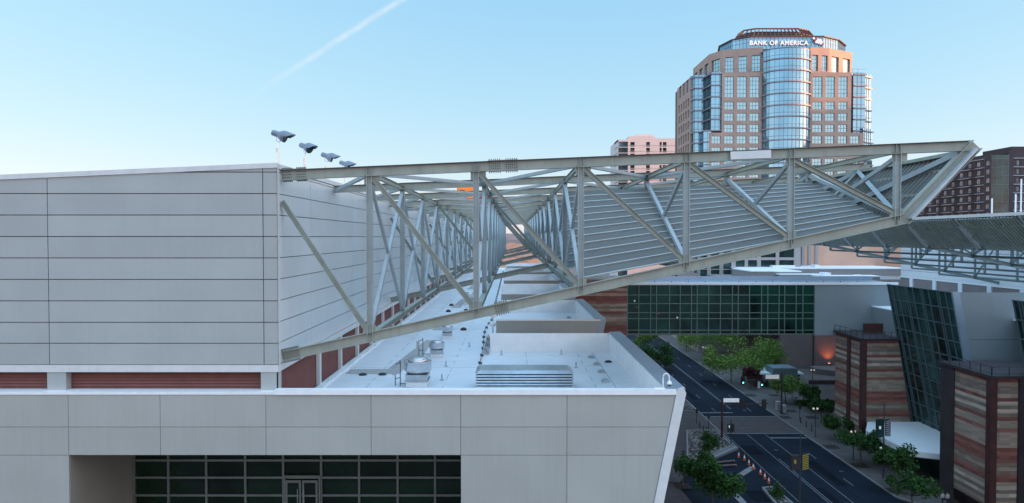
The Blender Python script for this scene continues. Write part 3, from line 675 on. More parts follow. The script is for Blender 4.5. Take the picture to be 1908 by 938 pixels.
# ------------------------------------------------------------------ steel canopies
XP = [-7.92, -2.0, 3.83, 9.7, 15.5, 21.4]
def zt(x): return 39.44+(x+12.86)*.0425
def zb(x): return 29.33+(x+12.86)*.2215
def canopy(root, fx, dz, Y0, n, main, sheets=True, endskin='inside', detail=1, steel=None, deck=None, bay=11.33):
    """fx maps local x to world x"""
    T = lambda x, y, z: V((fx(x), y, z+dz))
    st = steel or M['steel']
    HY, HX = (0, 1, 0), (1, 0, 0)
    for k in range(n):
        y = Y0+k*bay; mn = (k % 3 == main); big = k == 0 and detail
        b = MB(); b.ibeam(T(-12.8, y, zt(-12.8)), T(25.35, y, zt(25.35)), .56 if mn else .50, .34, .04, HY, 'steel' if detail else 'steel2', 'flange')
        if big or mn:
            for x in XP:
                for e in (-.12, .12): b.beam(T(x+e, y, zt(x)-.24), T(x+e, y, zt(x)+.24), .02, .30, HY, 'steel' if detail else 'steel2')
        b.build('top_chord', None, root)
        b = MB(); b.ibeam(T(21.75, y, zb(21.75)-.05), T(25.75, y, zt(25.75)+.05), .70, .39, .05, HY); b.build('end_beam', st, root)
        if mn:
            b = MB(); b.ibeam(T(-12.8, y, zb(-12.8)), T(21.9, y, zb(21.9)), .56, .34, .035, HY)
            for x in XP: b.beam(T(x, y, zb(x)-.24), T(x, y, zb(x)+.24), .02, .30, HY)
            b.build('bottom_chord', st, root)
            prev = (-12.78, 38.0)
            for i, x in enumerate(XP):
                b = MB(); b.ibeam(T(prev[0], y+.0, prev[1]), T(x-.25, y+.0, zb(x)+.5), .27, .26, .03, HY); b.build('diagonal', st, root)
                prev = (x+.25, zt(x)-.42)
            for i, x in enumerate(XP):
                b = MB()
                b.obox(T(x-.40, y-.02, zb(x)+.12), V((fx(1)-fx(0), 0, 0))*.72, (0, .012, 0), (0, 0, .55)); b.build('gusset_plate', st, root); b = MB()
                b.obox(T(x-.3, y-.02, zt(x)-.72), V((fx(1)-fx(0), 0, 0))*.85, (0, .012, 0), (0, 0, .5))
                b.build('gusset_plate', st, root)
        else:
            b = MB(); b.beam(T(21.75, y, zb(21.75)), T(21.4, y, zb(21.4)), .3, .3, HY); b.build('corner_node', st, root)
        for x in XP:
            b = MB(); b.ibeam(T(x, y, zb(x)+.05), T(x, y, zt(x)-.27), .32, .30, .03, HY)
            if k < 2 and detail:
                for zz in frange(zb(x)+.8, zt(x)-.8, 2.2):
                    for e in (-.05, .05): b.tube([T(x+e, y-.17, zz+e*2), T(x+e, y-.13, zz+e*2)], .025, 6)
            b.build('post', M['post'] if detail else st, root)
        if k < n-1:
            y2 = y+bay
            for x in (XP if detail else XP[4:]):
                b = MB(); b.beam(T(x, y+.2, zt(x)-.5), T(x, y2-.2, zb(x)+.4), .24, .16, HX); b.beam(T(x, y+.2, zb(x)+.4), T(x, y2-.2, zt(x)-.5), .235, .22, HX)
                b.build('cross_brace', M['brace'], root)
            for i in range(-1 if detail else 3, 5, 2):
                xa = -12.7 if i < 0 else XP[i]; 
                xm = XP[i+1-0] if i+1 < len(XP) else XP[-1]
                # chevron: far node at odd panel, near nodes either side
                b = MB()
                xf = xa if i < 0 else XP[i]
                nodes = [XP[i+1]] if i < 0 else [XP[i-1], XP[i+1]]
                for xn in nodes: b.beam(T(xn, y+.15, zt(xn)-.12), T(xf, y2-.1, zt(xf)-.1), .22, .20, (0, 0, 1))
                b.build('roof_brace', M['brace'], root)
            b = MB(); b.beam(T(25.0, y, zt(25.0)-.3), T(21.9, y2, zb(21.9)+.1), .30, .22, (1, 0, 0)); b.build('end_brace', M['brace'], root)
            b = MB(); b.beam(T(XP[5], y+.1, zb(XP[5])+.4), T(25.0, y2, zt(25.0)-.35), .34, .26, HY); b.build('tip_strut', M['brace'], root)
            if sheets:
                b = MB(); nb = 12; xa, xb2 = 3.95, 21.3
                def pt(x, s, e):
                    zbot = zb(x)+.85-.6*(x-3.95)/17.35; ztp = zt(x)-.62
                    yy = (y+.35)*(1-s)+(y2-.15)*s; z = zbot*(1-s)+ztp*s
                    nn = V((0, -.55, .83)); p = T(x, yy, z)+V((0, nn.y, nn.z))*e+V((0, .13, -.2))
                    return p
                for q in range(nb):
                    s0, s1 = q/nb, (q+1)/nb
                    for (ea, eb, sa, sb, mm) in ((.0, -.09, s0, s1, 'deck'), (.0, -.09, s0-.004, s0, 'deck_lip_lit')):
                        if mm == 'deck': b.poly([pt(xa, s0, 0), pt(xb2, s0, 0), pt(xb2, s1+.003, -.07), pt(xa, s1+.003, -.07)], 'deck')
                        else:
                            b.poly([pt(xa, s0, 0), pt(xb2, s0, 0), pt(xb2, s0+.005, .015), pt(xa, s0+.005, .015)], 'deck_lip_lit')
                            b.poly([pt(xa, s0, -.07), pt(xb2, s0, -.07), pt(xb2, s0, 0), pt(xa, s0, 0)], 'deck_lip_lit')
                b.build('sun_screen', None, root)
            # end skin: corrugated, ribs run down the slope
            b = MB(); pitch = .47 if detail else .58; dp = .15 if detail else .34; nr = int((bay-.9)/pitch); 
            dk = deck or M['deck']
            for q in range(nr):
                ya = y+.45+q*(bay-.9)/nr; w_ = (bay-.9)/nr
                for (a0, a1, e0, e1) in ((0, .35, 0, 0), (.35, .5, 0, dp), (.5, .85, dp, dp), (.85, 1, dp, 0)):
                    p0 = lambda a, e: T(21.75+.12+e*.75, ya+a*w_, zb(21.75)-.05-e*.55); p1 = lambda a, e: T(25.45+.05+e*.75, ya+a*w_, zt(25.45)-.2-e*.55)
                    b.poly([p0(a0, e0), p0(a1, e1), p1(a1, e1), p1(a0, e0)])
            if not detail:
                b = MB(); p0 = lambda ya_, e: T(21.87+e*.75, ya_, zb(21.75)-.05-e*.55); p1 = lambda ya_, e: T(25.5+e*.75, ya_, zt(25.45)-.2-e*.55)
                b.poly([p0(y+.4, -.12), p0(y2-.4, -.12), p1(y2-.4, -.12), p1(y+.4, -.12)], 'darksteel')  # dark sheet behind the ribs stands in for shade in the gaps
                for q in range(18):
                    ya = y+.5+q*.58; b.hexa([p0(ya, 0), p0(ya+.27, 0), p0(ya+.27, .18), p0(ya, .18), p1(ya, 0), p1(ya+.27, 0), p1(ya+.27, .18), p1(ya, .18)], 'deck2')
                b.build('end_cladding', None, root)
            else: b.build('end_cladding', dk, root)
        b = MB(); b.beam(T(21.75+(.30 if detail else .62), y, zb(21.75)+.0), T(25.5+(.1 if detail else .35), y, zt(25.5)-.2), .12, .82, HY, off=0)
        b.build('cladding_strip', M['strip'], root)
    ye = Y0+(n-1)*bay
    for x in XP:
        b = MB(); b.ibeam(T(x, Y0, zt(x)-.1), T(x, ye, zt(x)-.1), .3, .22, .03, HX); b.build('top_purlin', st, root)
        b = MB(); b.ibeam(T(x, Y0, zb(x)+.05), T(x, ye, zb(x)+.05), .34, .34, .03, HX); b.build('bottom_purlin', st, root)
    b = MB(); b.box(*sorted((fx(25.7), fx(26.25))), Y0-.2, ye+.2, zt(26)+dz-.12, zt(26)+dz+.26) if endskin == 'outside' else b.beam(T(25.2, Y0, zt(25.2)-.3), T(25.2, ye, zt(25.2)-.3), .2, .3, HX)
    b.build('edge_fascia', M['trim'] if endskin == 'outside' else st, root)
    b = MB()
    for f_ in (.35, .68):
        x = 21.75+4*f_; z = zb(21.75)+(zt(25.75)-zb(21.75))*f_; b.beam(T(x+.12, Y0, z), T(x+.12, ye, z), .18, .12, HX)
    b.build('girt', st, root)
M['post'] = mat('side_lit_post_steel', (.34, .375, .37), .45, 0, .10, 1.2, .05, 8, streak=.2)  # side light on the posts painted as a paler steel
M['flange'] = mat('dark_flange', (.075, .08, .075), .7, 0, .4, 2)  # upper flange of the top chords, darker than the rest
M['brace'] = mat('brace_steel', (.33, .37, .385), .45, 0, .08, 1.2, streak=.2)
M['strip'] = mat('pale_strip', (.44, .48, .50), .5, .1, .12, 1)
can = thing('steel_canopy', 'huge grey steel truss canopy projecting from hall wall over white roof', 'steel canopy', (-12.8, 38, 29))
canopy(can, lambda x: x, 0, 38.0, 16, 0)
# bolted splices on the first truss
def splice(x0, x1, zf, dn, rows=3):
    b = MB(); d = V((1, 0, (zf(x1)-zf(x0))/(x1-x0))).normalized(); up = V((-d.z, 0, d.x)); L = (V((x1, 0, zf(x1)))-V((x0, 0, zf(x0)))).length
    o = V((x0, 38-.03, zf(x0)))
    b.obox(o-up*.2, d*L*.46, (0, .012, 0), up*.4, 'steel'); b.obox(o+d*L*.54-up*.2, d*L*.46, (0, .012, 0), up*.4, 'steel')
    n = int(L/.11)
    for i in range(n):
        s = (i+.5)/n*L
        if abs(s-L/2) < .06: continue
        for r in range(rows):
            c = o+d*s+up*(-.15+.3*r/(rows-1)); b.tube([c, c+V((0, -.045, 0))], .028, 6, 'bolt')
        for e in (-.10, .10):
            for sg in (-1, 1):
                c = V((x0, 38+e, zf(x0)))+d*s+up*sg*.28; b.tube([c, c+up*sg*.11], .024, 6, 'bolt')
    for sg in (-1, 1): b.obox(o+up*(sg*.30-.012)+V((0, -.14, 0)), d*L, (0, .34, 0), up*.024, 'steel')
    b.build('splice_plate', None, can)
splice(PX(527, 38), PX(572, 38), zt, 1); splice(PX(910, 38), PX(965, 38), zt, 1, 4); splice(PX(525, 38), PX(557, 38), zb, 1, 4); splice(PX(922, 38), PX(947, 38), zb, 1, 4)
b = MB(); b.beam((PX(1358, 38), 37.82, zt(12.1)), (PX(1433, 38), 37.82, zt(14.3)), .44, .02); b.build('cover_plate', M['trim'], can)
can2 = thing('steel_canopy', 'dark green ribbed canopy with trusses over the west building roof', 'steel canopy', (70, 67, 30))

_br = M['brace']; M['brace'] = M['steel2']
canopy(can2, lambda x: 83.9-x, -2.5, 67.2, 8, 0, sheets=False, endskin='outside', detail=0, steel=M['steel2'], deck=M['deck2'])
M['brace'] = _br
# ------------------------------------------------------------------ west building
west = thing('west_hall', 'west building with leaning dark glass walls and grey metal panels', 'building', (70, 100, 0))
def glassleaning(y0, y1, parent, tx=63.5, ztop_=28.0, zbot=3.5):
    g_ = MB(); f_ = MB(); L = y1-y0; h = ztop_-zbot
    # origin at far end bottom, going toward the camera; facing -X
    o = V((tx+h*LEAN, y1, 0))
    us = [0.1]+[a for a in frange(1.1, L, 2.05)]+[a+.5 for a in frange(1.1, L-2, 4.1)]+[L-.1]
    zs = [zbot]+[zbot+h*k/10 for k in range(1, 10)]+[ztop_]
    grid_glass(g_, f_, o, (0, -1, 0), (-1, 0, 0), L, zbot, ztop_, us, zs, .14, .16, lean=(-LEAN, 0, 0))
    g_.build('leaning_glass', M['glassteal'], parent); f_.build('glass_mullions', mat('teal_mullion', (.10, .15, .16), .5, .2), parent)
    # interior structure seen through and solid body behind
    b = MB(); b.hexa([(tx+h*LEAN+.1, y1, zbot), (96.5, y1, zbot), (96.5, y0+.2, zbot), (tx+h*LEAN+.1, y0+.2, zbot), (tx+.1+2.4*LEAN, y1, ztop_-2.5), (96.5, y1, ztop_-2.5), (96.5, y0+.2, ztop_-2.5), (tx+.1+2.4*LEAN, y0+.2, ztop_-2.5)])
    b.build('block', M['greywall'], parent)
    # end wall facing the camera + fin
    b = MB(); b.hexa([(tx+h*LEAN+.9, y0, zbot), (110, y0, zbot), (110, y0+.18, zbot), (tx+h*LEAN+.9, y0+.18, zbot), (tx+.9, y0, ztop_), (110, y0, ztop_), (110, y0+.18, ztop_), (tx+.9, y0+.18, ztop_)]); b.hexa([(tx+.62, y0+.3, ztop_-2.4), (tx+.95, y0+.3, ztop_-2.4), (tx+.95, y1, ztop_-2.4), (tx+.62, y1, ztop_-2.4), (tx+.12, y0+.3, ztop_-.02), (tx+.45, y0+.3, ztop_-.02), (tx+.45, y1, ztop_-.02), (tx+.12, y1, ztop_-.02)])
    b.build('end_panels', M['greywall'], parent)
    b = MB(); 
    for z in (21.2, 15.2): b.box(tx+2.6, 110, y0-.004, y0-.001, z-.03, z+.03)
    b.build('panel_joints', M['joint'], parent)
    b = MB(); b.hexa([(tx+h*LEAN-.2, y0-.06, zbot), (tx+h*LEAN+.88, y0-.06, zbot), (tx+h*LEAN+.88, y0+.3, zbot), (tx+h*LEAN-.2, y0+.3, zbot), (tx-.2, y0-.06, ztop_+.1), (tx+.88, y0-.06, ztop_+.1), (tx+.88, y0+.3, ztop_+.1), (tx-.2, y0+.3, ztop_+.1)])
    b.build('end_fin', M['cap'], parent)
    b = MB(); b.box(tx+.7, 96.5, y0+.3, y1, ztop_-2.499, ztop_-2.35); b.build('roof', M['roof'], parent)
glassleaning(98.0, 115.2, west); glassleaning(62.0, 86.3, west)
b = MB(); b.box(69.5, 100, 86.4, 97.9, 14, 14.3); b.build('terrace', M['greywall'], west)
b = MB(); b.box(72, 96.5, 86.5, 97.8, 24, 24.2); b.build('link_roof', M['roof'], west)
# clerestory hall under canopy 2
b = MB(); b.box(97.0, 150, 62, 170, 26.1, 37.4, 'palebl'); b.box(96.9, 97.0, 62, 170, 23.4, 26.1, 'taupe')
for z in (27.8, 29.4, 31, 32.6): b.box(96.985, 97.0-.001, 62, 170, z-.03, z+.03, 'joint')
b.build('clerestory_wall', None, west)
for y in frange(66, 170, 9): b = MB(); b.box(96.6, 97.1, y-.6, y+.6, 23.4, 26.2); b.build('pier', M['palebl'], west)
b = MB(); b.box(96.7, 96.95, 62, 170, 26.0, 26.35); b.box(96.6, 96.95, 62, 170, 23.2, 23.6); b.build('sill', M['trim'], west)
b = MB(); b.box(66, 97, 115.3, 170, 18, 23.2, 'greywall'); b.box(66, 97, 115.3, 170, 23.2, 23.35, 'roof'); b.build('low_roof', None, west)
# north wing blocks behind the bridge
wing = thing('north_wing', 'white roofed grey blocks of hall rising just behind the glass bridge', 'building', (80, 170, 0))
def blockpx(xa, xb, ytop, Y, dep, m1='office', parent=None, zb_=0, nm='roof_block'):
    a, b_ = PX(xa, Y, ytop), PX(xb, Y, ytop); z = PZ(ytop, Y); b = MB()
    b.box(a, b_, Y, Y+dep, zb_, z-.3, m1); b.box(a-.15, b_+.15, Y-.15, Y+dep+.15, z-.3, z, 'roof'); return b.build(nm, None, parent)
M['greyblk'] = mat('grey_plaster', (.27, .25, .25), .8, 0, .06, .3)
blockpx(1400, 1492, 505, 187, 16, 'greyblk', wing, 24.4); blockpx(1454, 1530, 511, 184, 2.7, 'greyblk', wing, 22); blockpx(1519, 1640, 514.5, 182, 4.7, 'greyblk', wing, 22)
blockpx(1380, 1690, 500, 203.5, 26, 'greyblk', wing, 24.4)
b = MB(); b.box(60.5, 112, 186.5, 229, 14, 24.4); b.build('upper_wing', M['greyblk'], wing)
for xa, xb, yt, Y in ((1440, 1482, 495, 210), (1519, 1527, 494, 208), (1536, 1549, 508.5, 183), (1600, 1612, 513, 184)):
    a, b_ = PX(xa, Y), PX(xb, Y); b = MB(); b.box(a, b_, Y, Y+3, PZ(yt+8, Y), PZ(yt, Y)); bevel(b.build('rooftop_box', M['white'], wing))
b = MB(); Yw = 185; xa = PX(1457, Yw)
b.box(xa, PX(1516, Yw), Yw, Yw+1.4, 0, 21.9); b.box(PX(1516, Yw)+.3, 115, Yw-.5, Yw+1.4, 0, 21.9); b.build('taupe_wall', M['taupe'], wing); b = MB(); b.box(PX(1350, 232), PX(1460, 232), 232, 236, 0, 20)
b.build('taupe_wall', M['taupe'], wing)
# ------------------------------------------------------------------ sky bridge
YB = 125.0; br = thing('glass_bridge', 'long dark green glass skybridge crossing high above the street', 'bridge', (35, 125, 18))
xa, xb, xc = PX(1168, YB, 580), PX(1518, YB, 580), PX(1672, YB, 580); z0, z1 = PZ(622.5, YB), PZ(531.5, YB)
g_ = MB(); f_ = MB()
us = [PX(x, YB, 580)-xa for x in (1169, 1190, 1212, 1223, 1247, 1267, 1288, 1298.5, 1320, 1342, 1364, 1375, 1396, 1418.5, 1430, 1451, 1461.5, 1483, 1495.5, 1517)]
zs = [PZ(y, YB) for y in (531.5, 550, 566, 583, 594, 615.5, 622.5)]
grid_glass(g_, f_, (xa, YB, 0), (1, 0, 0), (0, -1, 0), xb-xa, z0, z1, us, zs, .13, .15)
gg_ = g_.build('glazing', M['glassdark'], br); f_.build('mullions', M['mulbridge'], br)
for i, (px, py, mm) in enumerate(((1182.5, 561, 'letters'), (1187, 573, 'redp'), (1227, 585, 'redp'), (1262, 592, 'letters'))):
    p = P(px, py, YB-.02); b = MB(); b.box(p.x-.13, p.x+.13, YB-.03, YB-.004, p.z-.13, p.z+.13); b.build('indicator_lamp', M[mm], br)
b = MB(); b.box(xb, xc, YB-.05, YB+9, z0-.25, z1+.05); b.build('solid_wall', M['greywall'], br)
b = MB(); b.box(xa, xb-.01, YB+.2, YB+9, z0-.25, z0+.2); b.box(xa, xb-.01, YB+.2, YB+9, z1-.3, z1+.05); b.box(xa, xb, YB+8.6, YB+9, z0, z1)
b.build('deck_and_roof', M['greywall'], br)
b = MB(); b.box(xa-2, xc, YB-.25, YB+.3, z1+.052, z1+.5, 'white'); b.box(xa-2, xc, YB+.3, YB+9, z1+.052, z1+.3, 'cap'); b.box(xa-2, xc, YB+8.7, YB+9.2, z1+.3, z1+1.1, 'cap'); b.build('parapet', None, br)
for i in range(14):
    xx = xa+2+i*3.1; b = MB(); b.tube([(xx, YB+.1, z1+.5), (xx, YB+.1, z1+.75)], .06, 6); b.build('anchor_post', M['darksteel'], br)
# stone wing of the north building next to the bridge
sw = thing('stone_wing', 'red and tan banded stone block joining left end of bridge', 'building', (15, 126, 0))
b = MB(); b.box(PX(1070, 124.6), xa-.02, 124.6, 134.5, 0, PZ(522, 124.6)); b.build('banded_wall', M['stone'], sw)
b = MB(); b.box(PX(1068, 124.4), xa+.0, 124.4, 134.6, PZ(522, 124.6), PZ(519.5, 124.6)); b.build('coping', M['tan'], sw)
# stone towers
def stone_tower(y0, y1, label, wx=7.4, mid=True):
    t = thing('stone_tower', label, 'tower', (59, y0, 0)); X0 = 59.1
    b = MB(); b.hexa([(X0, y0, 2.5), (X0+wx+1.0, y0, 2.5), (X0+wx+1, y1, 2.5), (X0, y1, 2.5), (X0, y0, 18.6), (X0+wx-1.5, y0, 18.6), (X0+wx-1.5, y1, 18.6), (X0, y1, 18.6)])
    b.build('banded_stone', M['stone'], t)
    b = MB(); b.box(X0-.35, X0+wx-1.2, y0-.35, y1+.3, 18.6, 18.95); b.build('roof_edge', M['bronze'], t)
    for yy in (y0-.28, y0+(y1-y0)*.42)[:2 if mid else 1]:
        b = MB(); b.box(X0-.3, X0+.5 if yy < y0 else X0+.1, yy, yy+.9, 0, 18.6); b.build('column', M['rust'], t)
    b = MB(); b.box(X0+1.5, X0+wx, y0+1.5, y1-.3, 0, 2.5); b.build('base', M['bronze'], t)
    r = MB(); pts = [(X0+wx-1.6, y0-.2), (X0-.2, y0-.2), (X0-.2, y1)]
    for (ax, ay), (bx, by) in zip(pts, pts[1:]):
        n = 5
        for k in range(n+1):
            x, y = ax+(bx-ax)*k/n, ay+(by-ay)*k/n; r.box(x-.04, x+.04, y-.04, y+.04, 18.95, 20.05)
        for z in (19.2, 20.05): r.beam((ax, ay, z), (bx, by, z), .07, .06, (0, 0, 1))
    r.build('railing', M['darksteel'], t); return t
stone_tower(114.4, 124.2, 'banded stone tower with rust columns below the bridge end')
t2 = stone_tower(83.6, 93.4, 'banded stone tower at the right edge of the view', 12, False)
b = MB(); b.box(58.95, 59.1-.01, 90.6, 93.4, 0, 18.6); b.box(62.3, 72, 83.2, 83.59, 0, 18.58); b.build('bronze_side', M['bronze'], t2)
b = MB(); b.box(PX(1640, 116), PX(1686, 116), 121, 121.4, 18.95, 20.6); tag(b.build('roof_screen', M['rust']), 'low rust coloured screen on the roof of the stone tower under bridge', 'screen')
mq = thing('entrance_marquee', 'white slab marquee over the entrance between stone towers', 'marquee', (60, 100, 5))
b = MB(); b.prism([(59.5, 113.5), (56.6, 108.5), (57.5, 98), (61, 96.5), (70, 96.5), (70, 113.5)][::-1], 4.3, 5.1); b.build('slab', M['white'], mq)
b = MB(); b.prism([(60, 113.2), (57.2, 108.3), (58, 98.5), (61.2, 97), (69.5, 97), (69.5, 113.2)][::-1], 4.0, 4.3); b.build('soffit', M['taupe'], mq)
b = MB(); b.box(63, 70, 96, 113.5, 0, 4); b.build('entrance_glass', M['glassteal'], mq)
b = MB(); b.tube([(72, 92.5, 14.3), (72, 92.5, 17.6)], .18, 8); b.box(71.6, 72.6, 92.2, 92.8, 15.6, 15.9); b.box(71.8, 72.7, 92.2, 92.8, 17.2, 17.5); tag(b.build('terrace_post', M['darksteel']), 'dark post with brackets on the terrace by leaning glass wall', 'post')
# ------------------------------------------------------------------ bank tower
tw = thing('bank_tower', 'tall brown granite and blue glass bank tower with curved glass bay', 'building', (90, 240, 0))
TZ = lambda y, Y=235: PZ(y, Y)
wins = []
def winmesh(wd, ht, nx, nz):
    g_ = MB(); g_.box(0, wd, -.05, 0, 0, ht, 'bwin')
    for i in range(nx+1): x = wd*i/nx; g_.box(max(0, x-.06), min(wd, x+.06), -.09, -.052, 0, ht, 'bmull')
    for i in range(nz+1): z = ht*i/nz; g_.box(.0, wd, -.088, -.052, max(0, z-.06), min(ht, z+.06), 'bmull')
    me = g_.build('window', None); d = me.data; bpy.data.objects.remove(me); return d
_wc = {}
def put_window(parent, p, u, wd, ht, nx=3, nz=2, name='window'):
    key = (round(wd, 1), round(ht, 1), nx, nz)
    if key not in _wc: _wc[key] = winmesh(key[0], key[1], nx, nz)
    o = bpy.data.objects.new(name, _wc[key]); C.objects.link(o); o.parent = parent
    o.location = V(p)-root_loc(parent); o.rotation_euler.z = math.atan2(u[1], u[0]); return o
FLO = [y for y in (190, 211.2, 232.4, 253.6, 274.8, 296, 317.2)]
def masonry(name, xpx0, xpx1, ytop, ybot, Y, cols, double=None, rows=FLO, label=None):
    x0, x1 = PX(xpx0, Y, 200), PX(xpx1, Y, 200); zt_, zb_ = TZ(ytop, Y), (TZ(ybot, Y) if ybot else 0)
    ops = []
    for a, c in cols:
        u0, u1 = PX(a, Y, 200)-x0, PX(c, Y, 200)-x0
        if double: ops.append((u0, u1, TZ(double[1], Y), TZ(double[0], Y), 2))
        for r in rows:
            if ybot and r+14 > ybot: continue
            if r < ytop+3: continue
            ops.append((u0, u1, TZ(r+14, Y), TZ(r, Y), 1))
    b = MB(); facade(b, (x0, Y, 0), (1, 0, 0), (0, -1, 0), x1-x0, zb_, zt_, [o[:4] for o in ops], .6); b.build(name, M['granite'], tw)
    for u0, u1, a, c, k in ops: put_window(tw, (x0+u0, Y+.45, a), (1, 0), u1-u0, c-a, 3, 2*k+(k == 2))
LC = [(1350, 1367), (1373.5, 1391), (1397, 1414.6)]; RC = [(1514, 1532), (1538, 1555), (1562, 1579)]
masonry('granite_wall', 1345, 1420, 135, 247.5, 235, LC, (143, 181.5)); masonry('granite_wall', 1508, 1586, 135, 247.5, 235, RC, (143, 181.5))
masonry('granite_wall', 1322, 1420, 247.5, None, 234.4, [(1326.5, 1343)]+LC, rows=FLO[3:]); masonry('granite_wall', 1508, 1610, 247.5, None, 234.4, RC+[(1585, 1602)], rows=FLO[3:])
def curtain(pts, z0, z1, floors, du=1.35, band=True, nm='curtain_wall', gm='bglass'):
    g_ = MB(); f_ = MB()
    for (x0, y0), (x1, y1) in zip(pts, pts[1:]):
        u = V((x1-x0, y1-y0, 0)); L = u.length; n = V((u.y, -u.x, 0)).normalized()
        k = max(1, round(L/du))
        zs = []
        for z in floors: zs += [z, z+1.3]
        grid_glass(g_, f_, (x0, y0, 0), u, n, L, z0, z1, [L*i/k for i in range(k)], [z for z in zs if z0 < z < z1], .09, .10)
    g_.build(nm, M[gm], tw); f_.build('curtain_mullions', M['bmull'], tw)
    if band:
        for z in floors:
            b = MB()
            if not z0-.1 < z < z1+.1: continue
            for (x0, y0), (x1, y1) in zip(pts, pts[1:]):
                u = V((x1-x0, y1-y0, 0)); n = V((u.y, -u.x, 0)).normalized(); b.obox(V((x0, y0, z-.2))+n*.13, u, n*.35, (0, 0, .4))
            b.build('spandrel_ledge', M['spand'], tw)
M['spand'] = mat('spandrel_band', (.25, .23, .26), .5, .2, .05, 1)
fl = [TZ(y) for y in (100, 121.5, 142.5, 163.6, 184.8, 206, 227, 248.5, 269.7, 291, 312)]
fl = [z+1.0 for z in fl]
# central bay
cx_, w2 = PX(1464, 234), (PX(1508, 234)-PX(1420, 234))/2
arc = []
for i in range(13):
    a = -1+2*i/12; arc.append((cx_+w2*a, 235.8-6.2*math.sqrt(max(0, 1-a*a*.95))))
curtain(arc, 0, TZ(92, 231), fl, 1.3, nm='glass_bay')
b = MB(); b.prism(arc+[(cx_+w2, 240), (cx_-w2, 240)], TZ(92, 231), TZ(92, 231)+.4); b.box(PX(1503.5, 235), PX(1508.5, 235), 235.5, 236, 0, TZ(92), 'bmull'); b.build('bay_cap', M['granite'], tw)
# left and right glass corners, core
curtain([(63.3, 243), (64.2, 241), (PX(1313, 241), 241)], TZ(243), TZ(140, 241), fl); curtain([(PX(1313, 241), 241), (PX(1323, 236), 236)], TZ(243), TZ(137, 238), fl, gm='glassteal')
curtain([(PX(1323, 236), 236), (PX(1346, 236), 236)], TZ(243), TZ(135, 236), fl)
curtain([(PX(1292, 239), 240.5), (PX(1293, 239), 239), (PX(1308, 239), 239)], 0, TZ(243, 239), fl); curtain([(PX(1308, 239), 239), (PX(1310, 236), 236.5), (PX(1323, 236), 235.5)], 0, TZ(243, 236), fl)
curtain([(PX(1585, 237), 236.5), (PX(1609, 237), 237)], TZ(246), TZ(136, 237), fl); curtain([(PX(1607, 240), 240), (PX(1619.5, 242), 242)], TZ(243), TZ(139, 241), fl)
curtain([(PX(1608, 235), 236), (PX(1623, 240), 240)], 0, TZ(240, 238), fl)
# side wall facing left
so_ = []; 
for k in range(5):
    u0 = 2.0+k*3.4
    for r in (188, 209, 230, 251, 272, 293, 314): so_.append((u0, u0+1.9, TZ(r+15, 250), TZ(r, 250)))
for k in range(3): so_.append((3+k*5.2, 6.0+k*5.2, TZ(176, 250), TZ(148+5, 250)))
zc = [(a, b_, c, d) for a, b_, c, d in so_]
b = MB(); facade(b, (63.2, 262, 0), (0, -1, 0), (-1, 0, 0), 19.5, 0, TZ(143, 242), zc, .6); b.build('granite_wall', M['granite'], tw)
for a, b_, c, d in zc: put_window(tw, (63.2+.45, 262-a, c), (0, -1), b_-a, d-c, 1, 2)
b = MB()
b.box(63.9, 121, 243.2, 268, 0, TZ(143, 242)-.2); b.box(PX(1324, 236), PX(1585, 237)-.3, 236.8, 243.2, 0, TZ(138, 236)); b.box(PX(1585, 237)-.3, PX(1606, 237), 238.5, 262, 0, TZ(140, 238))
b.build('core', M['bronze'], tw)
# upper setback storey
zU0, zU1 = TZ(139, 236), 101.5
up = [(70.5, 267), (70.7, 246), (PX(1345, 240), 240.5), (PX(1420, 236), 236.6)]
ur = [(PX(1508, 236), 236.6), (PX(1545, 237), 238.2), (PX(1588, 242), 243.5), (PX(1588, 243), 266)]
for chain, cnt in ((up, (3, 1, 3)), (ur, (2, 2, 3))):
    for (p, q), c in zip(zip(chain, chain[1:]), cnt):
        u = V((q[0]-p[0], q[1]-p[1], 0)); L = u.length; n = V((u.y, -u.x, 0)).normalized(); un_ = u.normalized()
        ops = [(L*(i+.5)/c-L/c*.31, L*(i+.5)/c+L/c*.31, zU0+1.5, zU1-2.6) for i in range(c)]
        b = MB(); facade(b, (p[0], p[1], 0), u, n, L, zU0-1, zU1, ops, .8); b.build('upper_granite_wall', M['granite'], tw)
        for a, b_, c0, c1 in ops:
            pp = V((p[0], p[1], 0))+un_*a-n*.6; put_window(tw, (pp.x, pp.y, c0), (un_.x, un_.y), b_-a, c1-c0, 3, 4)
b = MB(); b.prism([(71.5, 266), (71.7, 247), (PX(1345, 241), 241.8), (PX(1420, 238), 238), (PX(1508, 238), 238), (PX(1545, 238), 239.5), (PX(1586, 243), 244.5), (PX(1586, 243), 266)], zU0-1, zU1-.3); b.build('upper_core', M['bronze'], tw)
# crown glass ring + sign
zc1 = 105.3
ring = [(PX(1336, 262), 262), (PX(1336, 252), 250), (PX(1362, 242), 242), (PX(1395, 238), 238), (PX(1530, 238), 238), (PX(1560, 241), 242), (PX(1573, 248), 249), (PX(1573, 250), 262)]
curtain(ring, zU1-.3, zc1, [zU1+2.0], 1.4, band=False, nm='crown_glass')
b = MB()
for (x0, y0), (x1, y1) in zip(ring, ring[1:]):
    u = V((x1-x0, y1-y0, 0)); n = V((u.y, -u.x, 0)).normalized(); b.obox(V((x0, y0, zc1))-n*.3, u, n*.8, (0, 0, .35))
b.prism([(x, y+.5) for x, y in ring], zc1-.4, zc1-.1); b.build('crown_rim', M['crownroof'], tw)
lo = [(PX(1364, 246), 250), (PX(1372, 243), 243.5), (PX(1400, 240), 240.5), (PX(1500, 240), 240.5), (PX(1522, 243), 243.5), (PX(1530, 246), 250), (PX(1530, 262), 262), (PX(1364, 262), 262)]
cxr = sum(p[0] for p in lo)/len(lo); hi = [((x-cxr)*.80+cxr, (y-253)*.72+253) for x, y in lo]
